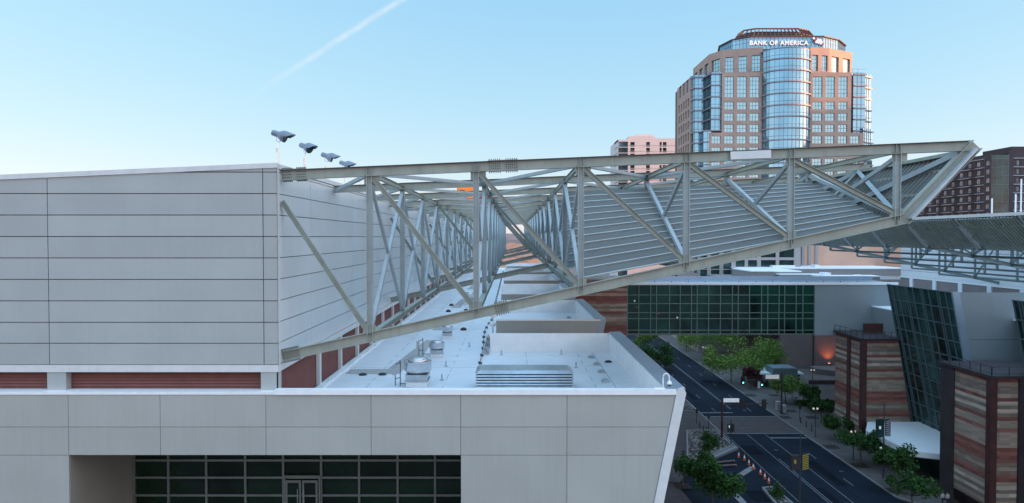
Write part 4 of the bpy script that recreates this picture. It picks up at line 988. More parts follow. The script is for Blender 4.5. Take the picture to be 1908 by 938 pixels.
b = MB(); zh = 110.0
b.prism([((x-cxr)*.76+cxr, (y-253)*.62+253.0) for x, y in lo], zc1-.1, zh-.6, 'bronze')
for i in range(len(lo)):
    j = (i+1) % len(lo); p, q, p2, q2 = V((*lo[i], zc1)), V((*lo[j], zc1)), V((*hi[i], zh)), V((*hi[j], zh)); L = (q-p).length; n = max(2, int(L/1.5))
    for k in range(n):
        s = k/n; a = p+(q-p)*s; c = p2+(q2-p2)*s; b.beam(a, c, .16, .5, (0, 0, 1), 'crownroof')
    b.beam(p2, q2, .5, .4, (0, 0, 1), 'crownroof'); b.beam(p+(p2-p)*.5, q+(q2-q)*.5, .2, .2, (0, 0, 1), 'crownroof')
b.build('louvred_crown', None, tw)
def text_mesh(body, width, name, m, parent, loc, ext=.12, bold=.02):
    cu = bpy.data.curves.new('t', 'FONT'); cu.body = body; cu.size = 1; cu.extrude = .05; cu.offset = bold; cu.space_character = 1.12
    o = bpy.data.objects.new('t', cu); C.objects.link(o); bpy.context.view_layer.update()
    me = bpy.data.meshes.new_from_object(o.evaluated_get(bpy.context.evaluated_depsgraph_get())); bpy.data.objects.remove(o)
    xs_ = [v.co.x for v in me.vertices]; ys_ = [v.co.y for v in me.vertices]; s = width/(max(xs_)-min(xs_)); mx_ = min(xs_)
    for v in me.vertices: v.co = V(((v.co.x-mx_)*s, -v.co.z*ext/.05, (v.co.y-min(ys_))*s*1.0))
    me.materials.clear(); me.materials.append(m)
    t = bpy.data.objects.new(name, me); C.objects.link(t); t.parent = parent; t.location = V(loc)-root_loc(parent); return t
sx0, sx1 = PX(1397.5, 237.2, 78), PX(1506.5, 237.2, 78)
txt = text_mesh('BANK OF AMERICA', sx1-sx0, 'sign_lettering', M['letters'], tw, (sx0, 237.4, TZ(84.3, 237.2)), .2, .02)
b = MB(); fx0 = PX(1508, 237.2); fz = TZ(84.8, 237.2); uw = (PX(1528, 237.2)-fx0)
for i in range(4):   # slanted flag bars
    for j, (c0, c1) in enumerate(((0, .30), (.36, .66), (.72, 1.0))):
        q = lambda a, t: (fx0+.45+i*.78+a*.5+t*1.15, fz+1.95-t*1.95+.25*a-i*.0+.22*(3-i))
        (ax, az), (bx, bz) = q(0, c0), q(1, c0); (cx2, cz2), (dx2, dz2) = q(0, c1), q(1, c1)
        m_ = 'letters' if (i+j) % 4 != 1 else 'redp'
        b.hexa([(cx2, 237.1, cz2), (dx2, 237.1, dz2), (dx2, 237.35, dz2), (cx2, 237.35, cz2), (ax, 237.1, az), (bx, 237.1, bz), (bx, 237.35, bz), (ax, 237.35, az)], m_)
b.build('flag_emblem', None, tw)
for ch in ((PX(1345, 236), PX(1420, 236), 236.2), (PX(1508, 236), PX(1612, 236), 236.2), (PX(1292, 241), PX(1345, 241), 240.8)):
    b = MB(); zz_ = TZ(135, 236)
    for k in range(int((ch[1]-ch[0])/1.8)): b.box(ch[0]+k*1.8, ch[0]+k*1.8+.06, ch[2], ch[2]+.06, zz_-.3, zz_+1.1)
    b.box(ch[0], ch[1], ch[2], ch[2]+.06, zz_+1.1, zz_+1.16); b.build('terrace_railing', M['bmull'], tw)
# bank podium
pod = thing('office_podium', 'taupe low office block with tall dark windows behind the bridge', 'building', (70, 215, 0))
Yp = 212; xa_, xb_ = PX(1302, Yp), PX(1492, Yp); ops = []
for a, c in ((1303+2, 1318), (1325, 1341), (1348, 1363), (1371, 1388), (1394, 1411), (1418, 1446), (1452, 1480)):
    for r0, r1 in ((503, 519), (485, 501.5), (462, 480), (440, 458)): ops.append((PX(a, Yp)-xa_, PX(c, Yp)-xa_, PZ(r1, Yp), PZ(r0, Yp)))
b = MB(); facade(b, (xa_, Yp, 0), (1, 0, 0), (0, -1, 0), xb_-xa_, 0, 38, ops, .7)
sops = [(2+k*6.4, 5.6+k*6.4, z, z+2.6) for k in range(7) for z in (20, 24.5, 29, 33)]
facade(b, (xa_+.001, Yp+46, 0), (0, -1, 0), (-1, 0, 0), 45.3, 0, 38, sops, .7); b.build('wall', M['office'], pod)
for a, c, z0_, z1_ in ops:
    q = MB(); q.box(xa_+a, xa_+c, Yp+.5, Yp+.6, z0_, z1_); q.build('window', M['glassteal'], pod)
b = MB(); b.box(xa_+.5, xa_+.6, Yp+.8, Yp+45, 0, 37.6); b.build('side_glazing', M['glassteal'], pod)
b = MB(); b.box(xa_+.7, xb_, Yp+.8, Yp+45, 37.6, 37.9); b.build('roof', M['roof'], pod)
# tan building, its sunlight painted into the stucco colour
tb = thing('tan_hall', 'plain tan stucco block coloured as sunlit behind white roofs, below the ribbed canopy', 'building', (110, 222, 0))
b = MB(); b.box(PX(1494, 222), PX(1800, 222), 222, 229, 0, PZ(440, 222)); b.build('wall', M['tanwall'], tb)
b = MB()
for x in (1494, 1506, 1519): b.box(PX(x, 221.7), PX(x+5, 221.7), 221.6, 221.998, 0, PZ(440, 222)-.2)
b.build('pilaster', M['office'], tb)
# pale residential tower
pt_ = thing('residential_tower', 'pale pinkish residential high rise just left of bank tower', 'building', (70, 350, 0))
Yq = 350; X = lambda x: PX(x, Yq, 280); Z = lambda y: PZ(y, Yq)
segs = [(1170, 1185.5, 264, 1), (1185.5, 1212, 251, 0), (1212, 1226, 255, 0), (1226, 1262, 258, 0)]
b = MB(); ops = []; x0 = X(1170)
cols_ = [(1174.5, 1182.5), (1204, 1211), (1229, 1233), (1235, 1242)]
for r in lin(265, 265+10.75*12, 13):
    for a, c in cols_:
        if r < 262: continue
        ops.append((X(a)-x0, X(c)-x0, Z(r+8.5), Z(r)))
facade(b, (x0, Yq, 0), (1, 0, 0), (0, -1, 0), X(1262)-x0, 0, Z(258), ops, .5)
b.box(X(1172), X(1220), Yq+.01, Yq+20, Z(258), Z(254)); b.box(X(1186), X(1219), Yq+1, Yq+16, Z(254), Z(250.5))
b.box(x0+.5, X(1262), Yq+1.2, Yq+24, 0, Z(258)-.2)
b.build('wall', M['pink'], pt_)
for a, c, z0_, z1_ in ops:
    q = MB(); q.box(x0+a, x0+c, Yq+.35, Yq+.42, z0_, z1_); q.build('window', M['glassteal'], pt_)
b = MB()
for r in lin(260.5+10.75, 260.5+10.75*12, 12): b.box(x0, X(1262), Yq-.12, Yq-.001, Z(r)-.12, Z(r)+.12)
b.build('floor_band', M['slab'], pt_)
b = MB()
for k in range(13): z = Z(264+10.75*k); b.box(X(1150), x0, Yq-1.5, Yq+10, z-.35, z, 'slab')
b.box(X(1152), x0, Yq+.5, Yq+9, 0, Z(265), 'bglass'); b.box(X(1150), x0, Yq-1.5, Yq+10, Z(264), Z(261), 'palebl')
b.hexa([(X(1150), Yq-1.5, 0), (X(1150)+.3, Yq-1.5, 0), (X(1150)+.3, Yq+24, 0), (X(1150), Yq+24, 0), (X(1150), Yq-1.5, Z(262)), (X(1150)+.3, Yq-1.5, Z(262)), (X(1150)+.3, Yq+24, Z(262)), (X(1150), Yq+24, Z(262))], 'palebl')
b.build('balcony_bay', None, pt_)
# brick apartments
ba = thing('brick_apartments', 'dark plum brick apartment block with rows of pale windows, far right', 'building', (170, 240, 0))
XA = 166.5; YN = 238.0; ZTOP = PZ(287, YN)
b = MB(); ops = []; nf = 12
for f_ in range(nf):
    z = ZTOP-3.2-f_*3.02
    for k in range(13): ops.append((3+k*4.7, 3+k*4.7+2.1, z-.7, z+1.0))
facade(b, (XA, 300, 0), (0, -1, 0), (-1, 0, 0), 62, 0, ZTOP, ops, .4)
fo = []; xw = PX(1908, YN)+25-XA
for f_ in range(nf):
    z = ZTOP-3.2-f_*3.02
    for k in (8.2, 10.8, 15.5, 19, 24, 28.5): fo.append((k, k+(1.0 if k in (8.2, 10.8) else 1.7), z-.7, z+1.0))
facade(b, (XA+6.5, YN, 0), (1, 0, 0), (0, -1, 0), 34, 0, ZTOP+1.0, [(a-6.5+1, c-6.5+1, d, e) for a, c, d, e in fo if a > 6.6], .4)
b.box(XA+.45, XA+40, YN+3, 299, 0, ZTOP-.3); b.build('wall', M['brickp'], ba)
M['aptwin'] = mat('curtained_window', (.30, .31, .33), .25, .2, .35, .35, coord='Object')
cnt = 0
for a, c, d, e in ops:
    if cnt >= 96 or d < 33: continue
    q = MB(); q.box(XA+.28, XA+.33, 300-c, 300-a, d, e, 'aptwin'); q.box(XA+.24, XA+.28, 300-(a+c)/2-.05, 300-(a+c)/2+.05, d, e, 'darksteel'); q.build('window', None, ba); cnt += 1
for a, c, d, e in fo:
    q = MB(); q.box(XA+a+1, XA+c+1, YN+.28, YN+.33, d, e, 'aptwin'); q.box(XA+(a+c)/2+1-.05, XA+(a+c)/2+1.05, YN+.24, YN+.28, d, e, 'darksteel'); q.build('front_window', None, ba)
b = MB()
for f_ in range(nf+1):
    z = ZTOP-1.5-f_*3.02; b.box(XA-.25, XA-.001, YN+3, 300, z-.12, z+.12); b.box(XA+8, XA+40, YN-.25, YN-.001, z-.12, z+.12)
b.build('floor_band', M['slab'], ba)
g_ = MB(); f2 = MB(); grid_glass(g_, f2, (XA, YN+3, 0), (6.5, -3, 0), (-.42, -.9, 0), 7.16, 0, ZTOP-.2, [0.1, 1.8, 3.5, 5.3, 7.05], [ZTOP-1.5-k*3.02 for k in range(nf)], .14, .14); g_.build('corner_glass', M['glassteal'], ba); f2.build('corner_mullions', M['mulbridge'], ba)
for i, (k, f_) in enumerate([(k, f_) for f_ in range(9) for k in (0, 2, 4, 6, 8, 10)][:50]):
    y = 300-(3+k*4.7+2.8); z = ZTOP-4.2-f_*3.02
    q = MB(); q.box(XA-1.2, XA-.26, y-1.6, y+1.2, z-.12, z); 
    for t_ in lin(y-1.6, y+1.2, 8): q.box(XA-1.2, XA-1.15, t_-.025, t_+.025, z, z+1)
    q.box(XA-1.22, XA-1.14, y-1.6, y+1.2, z+1, z+1.06); q.build('balcony', M['darksteel'], ba)
b = MB(); b.box(XA+11, XA+30, YN+5, YN+20, ZTOP+1, ZTOP+3.2); b.build('roof_house', M['brickp'], ba)
for xx, ya, yb_, Y in ((1902, 334, 402, 150), (1892, 362, 402, 150), (1848, 370, 402, 150)):
    b = MB(); p = P(xx, 402, Y); q = P(xx, ya, Y); b.tube([(p.x, Y, 25), (p.x, Y, q.z)], .16, 6)
    tag(b.build('flag_pole', M['white']), {1902: 'tallest white pole at far right above ribbed canopy', 1892: 'shorter white pole just left of tallest pole', 1848: 'short white pole before brick block glass corner'}[xx], 'pole', 'white poles behind the ribbed canopy')
# far building with orange penthouse seen through the roof beams
fo_ = thing('far_block', 'distant grey block with bright orange box on its roof, between beams', 'building', (-30, 400, 0))
Yf = 400; X = lambda x: PX(x, Yf, 360); Z = lambda y: PZ(y, Yf)
b = MB(); b.box(X(838), X(926), Yf, Yf+20, 0, Z(361)); b.build('body', mat('far_grey', (.3, .33, .36), .6), fo_)
b = MB(); b.box(X(851), X(888), Yf+.5, Yf+8, Z(361), Z(349)); b.build('orange_box', M['orange'], fo_)
b = MB(); b.box(X(856.5), X(866), Yf+.3, Yf+.5, Z(359), Z(354)); b.box(X(852), X(853.5), Yf+.3, Yf+.5, Z(358), Z(354)); b.build('box_window', M['glassteal'], fo_)
b = MB(); b.box(X(871), X(884), Yf-.3, Yf-.01, Z(373.5), Z(367)); b.box(X(908), X(911.5), Yf-.3, Yf-.01, Z(371), Z(365)); b.build('orange_panel', M['orange'], fo_)
b = MB(); b.box(X(837), X(847), Yf-.3, Yf-.01, Z(373), Z(369)); b.box(X(895.5), X(899), Yf-.3, Yf-.01, Z(371), Z(366)); b.build('red_panel', M['redp'], fo_)
b = MB()
for i in range(260):
    c = V((random.uniform(X(839), X(851)), Yf+2+random.random()*3, Z(361)+random.random()**2*2.0)); s = .25
    a = V((random.gauss(0, s), random.gauss(0, s), random.gauss(0, s))); d = V((random.gauss(0, s), random.gauss(0, s), random.gauss(0, s))); b.poly([c, c+a, c+a+d, c+d])
b.build('roof_planting', M['leafB'], fo_)
# distant low city beyond the corridor
rng = random.Random(3)
n_ = 0
for i in range(110):
    Y = rng.uniform(380, 3200); x = (rng.uniform(905, 1010)-955)/F*Y; wd = rng.uniform(10, 22)*(.6+Y/2600); h = rng.uniform(4, 11)
    t = thing('low_building', None, 'building', (x, Y, 0), 'far low buildings glimpsed down the truss corridor')
    t['label'] = 'far low pale building glimpsed down the corridor between the trusses'
    m_ = MB(); m_.box(x-wd/2, x+wd/2, Y, Y+wd*.7, 0, h); m_.build('wall', M['cityw'], t)
    m_ = MB(); m_.hexa([(x-wd/2-1, Y-1, h), (x+wd/2+1, Y-1, h), (x+wd/2+1, Y+wd*.7, h), (x-wd/2-1, Y+wd*.7, h), (x-wd/2+2, Y+wd*.3, h+rng.uniform(.6, 3)), (x+wd/2-2, Y+wd*.3, h+2), (x+wd/2-2, Y+wd*.4, h+2), (x-wd/2+2, Y+wd*.4, h+2)]); m_.build('roof', M['cityr'], t)
# unseen high rises added right of the frame to block the low sun
def office(x, y, wx, wy, h, label, hs=3.9):
    t = thing('sun_blocker_tower', label, 'building', (x, y, 0)); b = MB(); b.box(x, x+wx, y, y+wy, 0, h, 'glassteal')
    for z in frange(0, h, hs): b.box(x-.4, x+wx+.4, y-.4, y+wy+.4, z, z+1.1, 'shade_off')
    for yy in frange(y, y+wy+.1, 6): b.box(x-.5, x-.38, yy-.4, yy+.4, 0, h, 'shade_off')
    b.box(x-.5, x+wx+.5, y-.5, y+wy+.5, h, h+1.5, 'shade_off'); b.build('floors', None, t)
office(400, -330, 40, 150, 82, 'wide sun-blocking slab added out of view to the right'); office(400, -180.5, 40, 150, 88, 'long sun-blocking slab added out of view beyond the street')
office(400, -30, 40, 118, 92, 'sun-blocking slab added out of view right of the ribbed canopy'); office(400, 88.6, 40, 112, 104.5, 'tallest sun-blocking slab added out of view right of the bank tower'); office(400, 201.5, 40, 62, 92, 'small sun-blocking slab added out of view right of brick apartments')
# ------------------------------------------------------------------ trees
def tree(name, x, y, h, rx, rz, m, label, n=1500, zc=None, seed=0, group='street trees beside the road', leaf=.25, trunk_r=.16):
    n = int(n*1.7)
    r = random.Random(seed); t = thing(name, label, 'tree', (x, y, .1), group); zc = zc or h-rz
    b = MB(); top = V((x+r.uniform(-.3, .3), y, zc*.62))
    b.tube([(x, y, 0), (x+.05, y, zc*.3), top], [trunk_r, trunk_r*.8, trunk_r*.6], 8)
    cl = []
    for i in range(12):
        a = r.uniform(0, 6.28); rr = math.sqrt(r.random())*.8; c = V((x+rx*rr*math.cos(a), y+rx*rr*math.sin(a), zc+rz*r.uniform(-.55, .7)*(1-rr*.4)))
        cl.append((c, rx*r.uniform(.22, .42)))
        mid = (top+c)/2+V((0, 0, -.2*rz)); b.tube([top, mid, c], [trunk_r*.45, trunk_r*.25, trunk_r*.08], 5)
    b.build('trunk', M['bark'], t)
    b = MB(); k = 0
    while k < n:
        c, rad = r.choice(cl); d = V((r.gauss(0, 1), r.gauss(0, 1), r.gauss(0, .75))); d = d.normalized()*(rad*r.random()**.45)
        p = c+d; s = leaf*r.uniform(.5, 1.2)
        a1 = V((r.gauss(0, 1), r.gauss(0, 1), r.gauss(0, .6))).normalized()*s; a2 = a1.cross(V((r.gauss(0, 1), r.gauss(0, 1), r.gauss(0, 1)))).normalized()*s*.6
        b.poly([p-a1, p+a2, p+a1, p-a2]); k += 1
    b.build('crown', M[m], t); return t
def gtree(px, py, *a, **k): g0 = G(px, py); return tree('street_tree', g0.x, g0.y, *a, **k)
gtree(1362, 713, 10.0, 7.8, 4.0, 'leafA', 'broad light green tree left of the traffic signals', 3200, seed=1)
gtree(1410, 703, 10.6, 8.2, 4.4, 'leafA', 'broad light green tree in front of the taupe wall', 3400, seed=2)
gtree(1318, 672, 10.5, 9, 4.3, 'leafA', 'light green tree just under the bridge, beside right pavement', 3000, seed=3)
gtree(1300, 655, 9, 6.5, 3.6, 'leafA', 'farthest light green tree under the bridge by right pavement', 2000, seed=9)
gtree(1228, 690, 8.0, 5.4, 4.0, 'leafB', 'dark green rounded tree beyond the leaning parapet', 2800, seed=4)
gtree(1200, 662, 8.6, 5, 3.2, 'leafA', 'olive green tree half hidden behind the leaning parapet', 2400, seed=5)
gtree(1398, 726, 6.3, 2.0, 2.2, 'leafR', 'dark reddish tree beside the kiosk', 1500, seed=6)
gtree(1463, 752, 6.4, 4.6, 2.2, 'leafA', 'low spreading green tree in front of kiosk', 1700, seed=7)
gtree(1512, 765, 5.0, 3.4, 1.6, 'leafB', 'thin olive tree on plaza left of the stone tower', 1100, seed=8)
gtree(1530, 790, 5.0, 2.6, 1.5, 'leafB', 'small dark tree at the foot of stone tower', 1100, seed=10)
gtree(1603, 868, 6.0, 3.4, 1.6, 'leafB', 'low dark green tree below the entrance marquee', 1500, seed=11)
gtree(1668, 915, 6.4, 3.0, 1.8, 'leafB', 'thin trunked green tree on pavement near marquee corner', 1500, seed=12)
gtree(1700, 960, 5.5, 3.4, 1.5, 'leafB', 'low green tree at foot of the right hand stone tower', 900, seed=13)
gtree(1327, 955, 8.4, 4.6, 3.0, 'leafB', 'large dark green tree beside the driveway', 3400, seed=14)
gtree(1272, 906, 4.2, 1.9, 1.3, 'leafB', 'small round tree next to the end of hall wall', 1300, seed=15)
gtree(1562, 825, 4.6, 2.8, 1.3, 'leafB', 'low dark green tree between rust columns and kerb', 1100, seed=16)
for i, (px, py) in enumerate(((1313, 868), (1318, 838), (1330, 832), (1318, 822), (1448, 925))):
    g0 = G(px, py, .2); r = random.Random(40+i); b = MB()
    for k in range(420):
        d = V((r.gauss(0, .45), r.gauss(0, .45), abs(r.gauss(0, .75)))); s = .16
        a1 = V((r.gauss(0, 1), r.gauss(0, 1), 1.2)).normalized()*s*1.6; a2 = a1.cross(V((r.gauss(0, 1), r.gauss(0, 1), .3))).normalized()*s*.5; p = g0+d; b.poly([p-a1, p+a2, p+a1, p-a2])
    tag(b.build('desert_shrub', M['leafB'], at=tuple(g0)), ['dark shrub at lower left of the rock bed', 'tall dark shrub in the middle of rock bed', 'dark bushy shrub at the right of the rock bed', 'rear dark shrub in the rock bed near the kerb', 'small shrub in the kerbed median island'][i], 'shrub', 'dark shrubs in the planting beds')
for xx, yy, l in ((1500, 756, 'green hedge strip on the plaza behind the bollards'),):
    g0 = G(xx, yy); r = random.Random(5); b = MB()
    for k in range(1800):
        p = V((g0.x+r.uniform(-2, 9), g0.y+r.uniform(-1.2, 1.2), .1+r.random()*.9)); s = .2
        a1 = V((r.gauss(0, 1), r.gauss(0, 1), r.gauss(0, 1))).normalized()*s; a2 = a1.cross(V((r.gauss(0, 1), r.gauss(0, 1), r.gauss(0, 1)))).normalized()*s*.6; b.poly([p-a1, p+a2, p+a1, p-a2])
    tag(b.build('hedge', M['leafB']), l, 'hedge')
# rock beds
def rockbed(poly, label, n, seed):
    t = thing('rock_bed', label, 'planting bed', (poly[0][0], poly[0][1], .1)); b = MB(); b.prism(poly, .05, .2); b.build('soil', M['soil'], t)
    b = MB()
    for p, q in zip(poly, poly[1:]+poly[:1]): b.beam((*p, .18), (*q, .18), .28, .36, (0, 0, 1))
    b.build('kerb_edge', M['kerb'], t)
    r = random.Random(seed); xs_ = [p[0] for p in poly]; ys_ = [p[1] for p in poly]; b = MB(); k = 0
    def inside(x, y):
        s = False
        for (xa, ya), (xb, yb) in zip(poly, poly[1:]+poly[:1]):
            if (ya > y) != (yb > y) and x < (xb-xa)*(y-ya)/(yb-ya)+xa: s = not s
        return s
    while k < n:
        x, y = r.uniform(min(xs_), max(xs_)), r.uniform(min(ys_), max(ys_))
        k += 1
        if not inside(x, y): continue
        s = r.uniform(.08, .26); c = V((x, y, .2)); pts = []
        for j in range(5): a = j*1.256+r.uniform(-.3, .3); pts.append(c+V((math.cos(a)*s*r.uniform(.7, 1.2), math.sin(a)*s*r.uniform(.7, 1.2), r.uniform(-.02, .05))))
        tp = c+V((r.uniform(-.1, .1)*s, r.uniform(-.1, .1)*s, s*r.uniform(.5, .9))); mm = r.choice(('rock', 'rock', 'rock_l', 'soil'))
        for j in range(5): b.poly([pts[j], pts[(j+1) % 5], tp], mm)
    o = b.build('rocks', None, t); o['kind'] = 'stuff'
M['rock_l'] = mat('pale_rock', (.33, .29, .27), .8, 0, .3, 3)
rockbed([(32.3, 125.2), (37.6, 125.8), (37.7, 116.2), (27.5, 105.9)][::-1], 'triangular bed of loose rocks beside the driveway', 2600, 1)
rockbed([(33, 153), (38.0, 143.5), (38.0, 138.8), (33.5, 140.5)][::-1], 'small rock bed tucked behind the hall wall by the kerb', 700, 2)
rockbed([tuple(G(1421, 913)[:2]), tuple(G(1440, 911)[:2]), tuple(G(1480, 945)[:2]), tuple(G(1448, 945)[:2])][::-1], 'kerbed median island with bare soil and a few rocks', 120, 3)
# ------------------------------------------------------------------ street furniture
def signal_head(t, p, face, lit=True, two=False):
    x, y, z = p; b = MB(); b.box(x-.25, x+.25, y-.15, y+.15, z-.75, z+.6); b.box(x-.42, x+.42, y+.0, y+.03, z-.9, z+.75); 
    for k in range(3):
        zz_ = z+.38-k*.42
        b.tube([(x, y-.15*face if face < 0 else y-.15, zz_), (x, y-.38, zz_)], .17, 10, cap=False) if face > 0 else None
    b.build('signal_head', M['black'], t)
    if lit:
        b = MB(); b.tube([(x, y-.17, z-.46), (x, y-.2, z-.46)], .16, 12); b.build('green_lamp', M['green_lamp'], t)
p = G(1456, 772); t = thing('traffic_signal', 'mast arm traffic signal with two lit green lamps on far corner', 'traffic signal', tuple(p))
b = MB(); b.tube([p, p+V((0, 0, 8.6))], [.2, .13], 10); b.tube([p+V((0, 0, 6.75)), p+V((-7.9, 0, 6.95))], [.11, .06], 8); b.tube([p, p+V((0, 0, .4))], .32, 10); b.build('mast', M['darksteel'], t)
signal_head(t, (PX(1385.5, p.y), p.y-.1, PZ(708.5, p.y)), 1); signal_head(t, (PX(1420.5, p.y), p.y-.1, PZ(712.5, p.y)), 1)
b = MB(); b.box(PX(1428, p.y), PX(1453, p.y), p.y-.25, p.y-.12, PZ(706, p.y), PZ(698.5, p.y)); b.build('street_name_sign', M['sign_lit'], t)
b = MB(); b.box(PX(1413, p.y), PX(1417.5, p.y), p.y-.25, p.y-.2, PZ(723, p.y), PZ(711, p.y)); b.build('small_sign', M['white'], t)
p = G(1345, 817); t = thing('traffic_signal', 'mast arm signal on near left corner, seen from behind', 'traffic signal', tuple(p))
b = MB(); b.tube([p, p+V((0, 0, 6.9))], [.22, .16], 10); b.tube([p+V((0, 0, 6.0)), p+V((8.3, 0, 6.3))], [.12, .07], 8); b.tube([p, p+V((0, 0, .5))], .34, 10); b.build('mast', M['rust'], t)
signal_head(t, (PX(1386, p.y), p.y, PZ(753, p.y)), -1, False); signal_head(t, (PX(1426, p.y), p.y, PZ(752.5, p.y)), -1, False)
b = MB(); b.box(PX(1349, p.y), PX(1378, p.y), p.y-.35, p.y-.2, PZ(749, p.y), PZ(742, p.y)); b.build('street_name_sign', M['sign_lit'], t)
p = G(1362, 832); t = thing('pedestrian_signal', 'dark pole with pedestrian signal box beside rock bed', 'signal pole', tuple(p))
b = MB(); b.tube([p, p+V((0, 0, 4.7))], .09, 8); b.tube([p+V((0, 0, 4.65)), p+V((-1.5, 0, 4.65))], .05, 6); b.build('pole', M['darksteel'], t)
b = MB(); b.box(p.x-.6, p.x-.12, p.y-.25, p.y+.15, 2.5, 3.9); b.box(p.x+.12, p.x+.5, p.y-.2, p.y+.25, 2.5, 3.9); b.build('signal_box', M['black'], t)
b = MB(); b.box(p.x-.48, p.x-.3, p.y-.27, p.y-.251, 3.25, 3.7); b.build('walk_symbol', M['sign_lit'], t)
p = G(1490, 944); t = thing('traffic_signal', 'tall dark pole with striped backplate signal in lower street', 'traffic signal', tuple(p))
b = MB(); b.tube([p, p+V((0, 0, 9.8))], [.14, .08], 8); b.tube([p+V((0, 0, 9.7)), p+V((1.6, 0, 9.8))], .05, 6); b.build('pole', M['darksteel'], t)
zc_ = PZ(862, p.y); b = MB(); b.box(p.x-1.25, p.x-.15, p.y-.2, p.y+.2, zc_-1.0, zc_+1.0); b.build('signal_box', M['black'], t)
b = MB(); b.box(p.x-.9, p.x-.6, p.y-.23, p.y-.201, zc_-.1, zc_+.4); b.build('yellow_symbol', M['yellow'], t)
b = MB(); nst = 9
for k in range(nst):
    za = zc_-1.0+k*.23; b.hexa([(p.x+.3, p.y-.1, za), (p.x+1.1, p.y-.1, za+.2), (p.x+1.1, p.y, za+.2), (p.x+.3, p.y, za), (p.x+.3, p.y-.1, za+.1), (p.x+1.1, p.y-.1, za+.3), (p.x+1.1, p.y, za+.3), (p.x+.3, p.y, za+.1)], 'yellow')
b.box(p.x+.28, p.x+1.12, p.y+.002, p.y+.2, zc_-1.05, zc_+1.15, 'black'); b.build('striped_backplate', None, t)
p = G(1646, 888); t = thing('traffic_signal', 'tall pole with teal signal box in front of the marquee', 'traffic signal', tuple(p))
b = MB(); b.tube([p, p+V((0, 0, 11.0))], [.13, .08], 8); b.build('pole', M['darksteel'], t)
zc_ = PZ(798, p.y); b = MB(); b.box(p.x-1.15, p.x-.15, p.y-.2, p.y+.2, zc_-1.35, zc_+1.35); b.build('signal_box', M['glassteal'], t)
b = MB(); b.box(p.x-.85, p.x-.55, p.y-.23, p.y-.201, zc_-.1, zc_+.35); b.build('walk_symbol', M['sign_lit'], t)
b = MB()
for k in range(8):
    za = zc_-1.2+k*.3; b.hexa([(p.x+.3, p.y-.1, za), (p.x+1.0, p.y-.1, za+.2), (p.x+1.0, p.y, za+.2), (p.x+.3, p.y, za), (p.x+.3, p.y-.1, za+.1), (p.x+1.0, p.y-.1, za+.3), (p.x+1.0, p.y, za+.3), (p.x+.3, p.y, za+.1)], 'slab')
b.box(p.x+.28, p.x+1.02, p.y+.002, p.y+.2, zc_-1.25, zc_+1.3, 'black'); b.build('striped_backplate', None, t)
# lamps
def lamp(px, py, label, h=4.4):
    p = G(px, py, .13); t = thing('street_lamp', label, 'street lamp', tuple(p), 'street lamps along the pavements')
    b = MB(); b.tube([p, p+V((0, 0, .5)), p+V((0, 0, h))], [.13, .09, .06], 8); b.tube([p+V((-.35, 0, h-.05)), p+V((0, 0, h-.25)), p+V((.35, 0, h-.05))], .035, 6); b.build('pole', M['darksteel'], t, at=tuple(p))
    for s in (-.35, .35):
        b = MB(); b.lathe(p+V((s, 0, h-.05)), [(.1, 0), (.19, .12), (.2, .22), (.1, .36)], 10); b.build('globe', M['globe'], t, smooth=True, at=tuple(p))
lamp(1590, 857, 'twin globe lamp on pavement left of the marquee signal'); lamp(1645, 892, 'twin globe lamp by the tall marquee signal pole'); lamp(1279, 656, 'twin globe lamp on far pavement below the bridge')
lamp(1312, 677, 'twin globe lamp between the far trees'); lamp(1519, 815, 'twin globe lamp by the bollards at plaza corner', 5); lamp(1514, 722, 'twin globe lamp on plaza right of kiosk', 4)
# bollards
for i, (px, py, l) in enumerate(((1492, 788, 'leftmost of three bollards'), (1502, 796, 'middle of three bollards'), (1512, 804, 'nearest of three bollards'), (1304, 797, 'left bollard of the pair behind rock bed'), (1311, 804, 'right bollard of the pair behind rock bed'))):
    p = G(px, py, .13); b = MB(); b.tube([p, p+V((0, 0, .08)), p+V((0, 0, .1)), p+V((0, 0, 1.05)), p+V((0, 0, 1.15))], [.16, .16, .1, .1, .04], 10)
    tag(b.build('bollard', M['darksteel'], at=tuple(p)), l+(' on the plaza corner' if i < 3 else ' near the kerb'), 'bollard', 'dark bollards at the crossing corners')
# posts with push button at left corner
for px, py, l in ((1298, 790, 'thin dark post by the small rock bed'), (1320, 800, 'push button post on left pavement by the crossing'), (1490, 783, 'push button post with dark box on right corner')):
    p = G(px, py, .13); t = thing('button_post', l, 'post', tuple(p), 'push button posts at the crossing'); b = MB(); b.tube([p, p+V((0, 0, 3.2))], .07, 8); b.build('post', M['darksteel'], t, at=tuple(p)); b = MB(); b.box(p.x-.2, p.x+.25, p.y-.2, p.y+.1, 2.3, 3.0); b.build('button_box', M['black'], t, at=tuple(p))
# cabinets
for px, py, l, hh in ((1451, 765, 'left taller white utility cabinet behind the mast pole', 1.7), (1461, 770, 'right shorter white utility cabinet behind mast pole', 1.5)):
    p = G(px, py, .13); b = MB(); b.box(p.x-.45, p.x+.4, p.y, p.y+.7, .13, .13+hh); b.box(p.x-.5, p.x+.45, p.y-.05, p.y+.75, .13+hh, .2+hh); b.box(p.x-.03, p.x-.01, p.y-.012, p.y-.001, .3, hh, 'joint'); b.box(p.x+.06, p.x+.12, p.y-.04, p.y-.001, .9, 1.1, 'joint')
    for k in range(len(b.m)): pass
    b.mats = ['slab', 'joint'] if b.mats == ['joint'] else b.mats
    b.m = [0]*12+[1]*(len(b.m)-12)
    tag(b.build('utility_cabinet', None), l, 'cabinet')
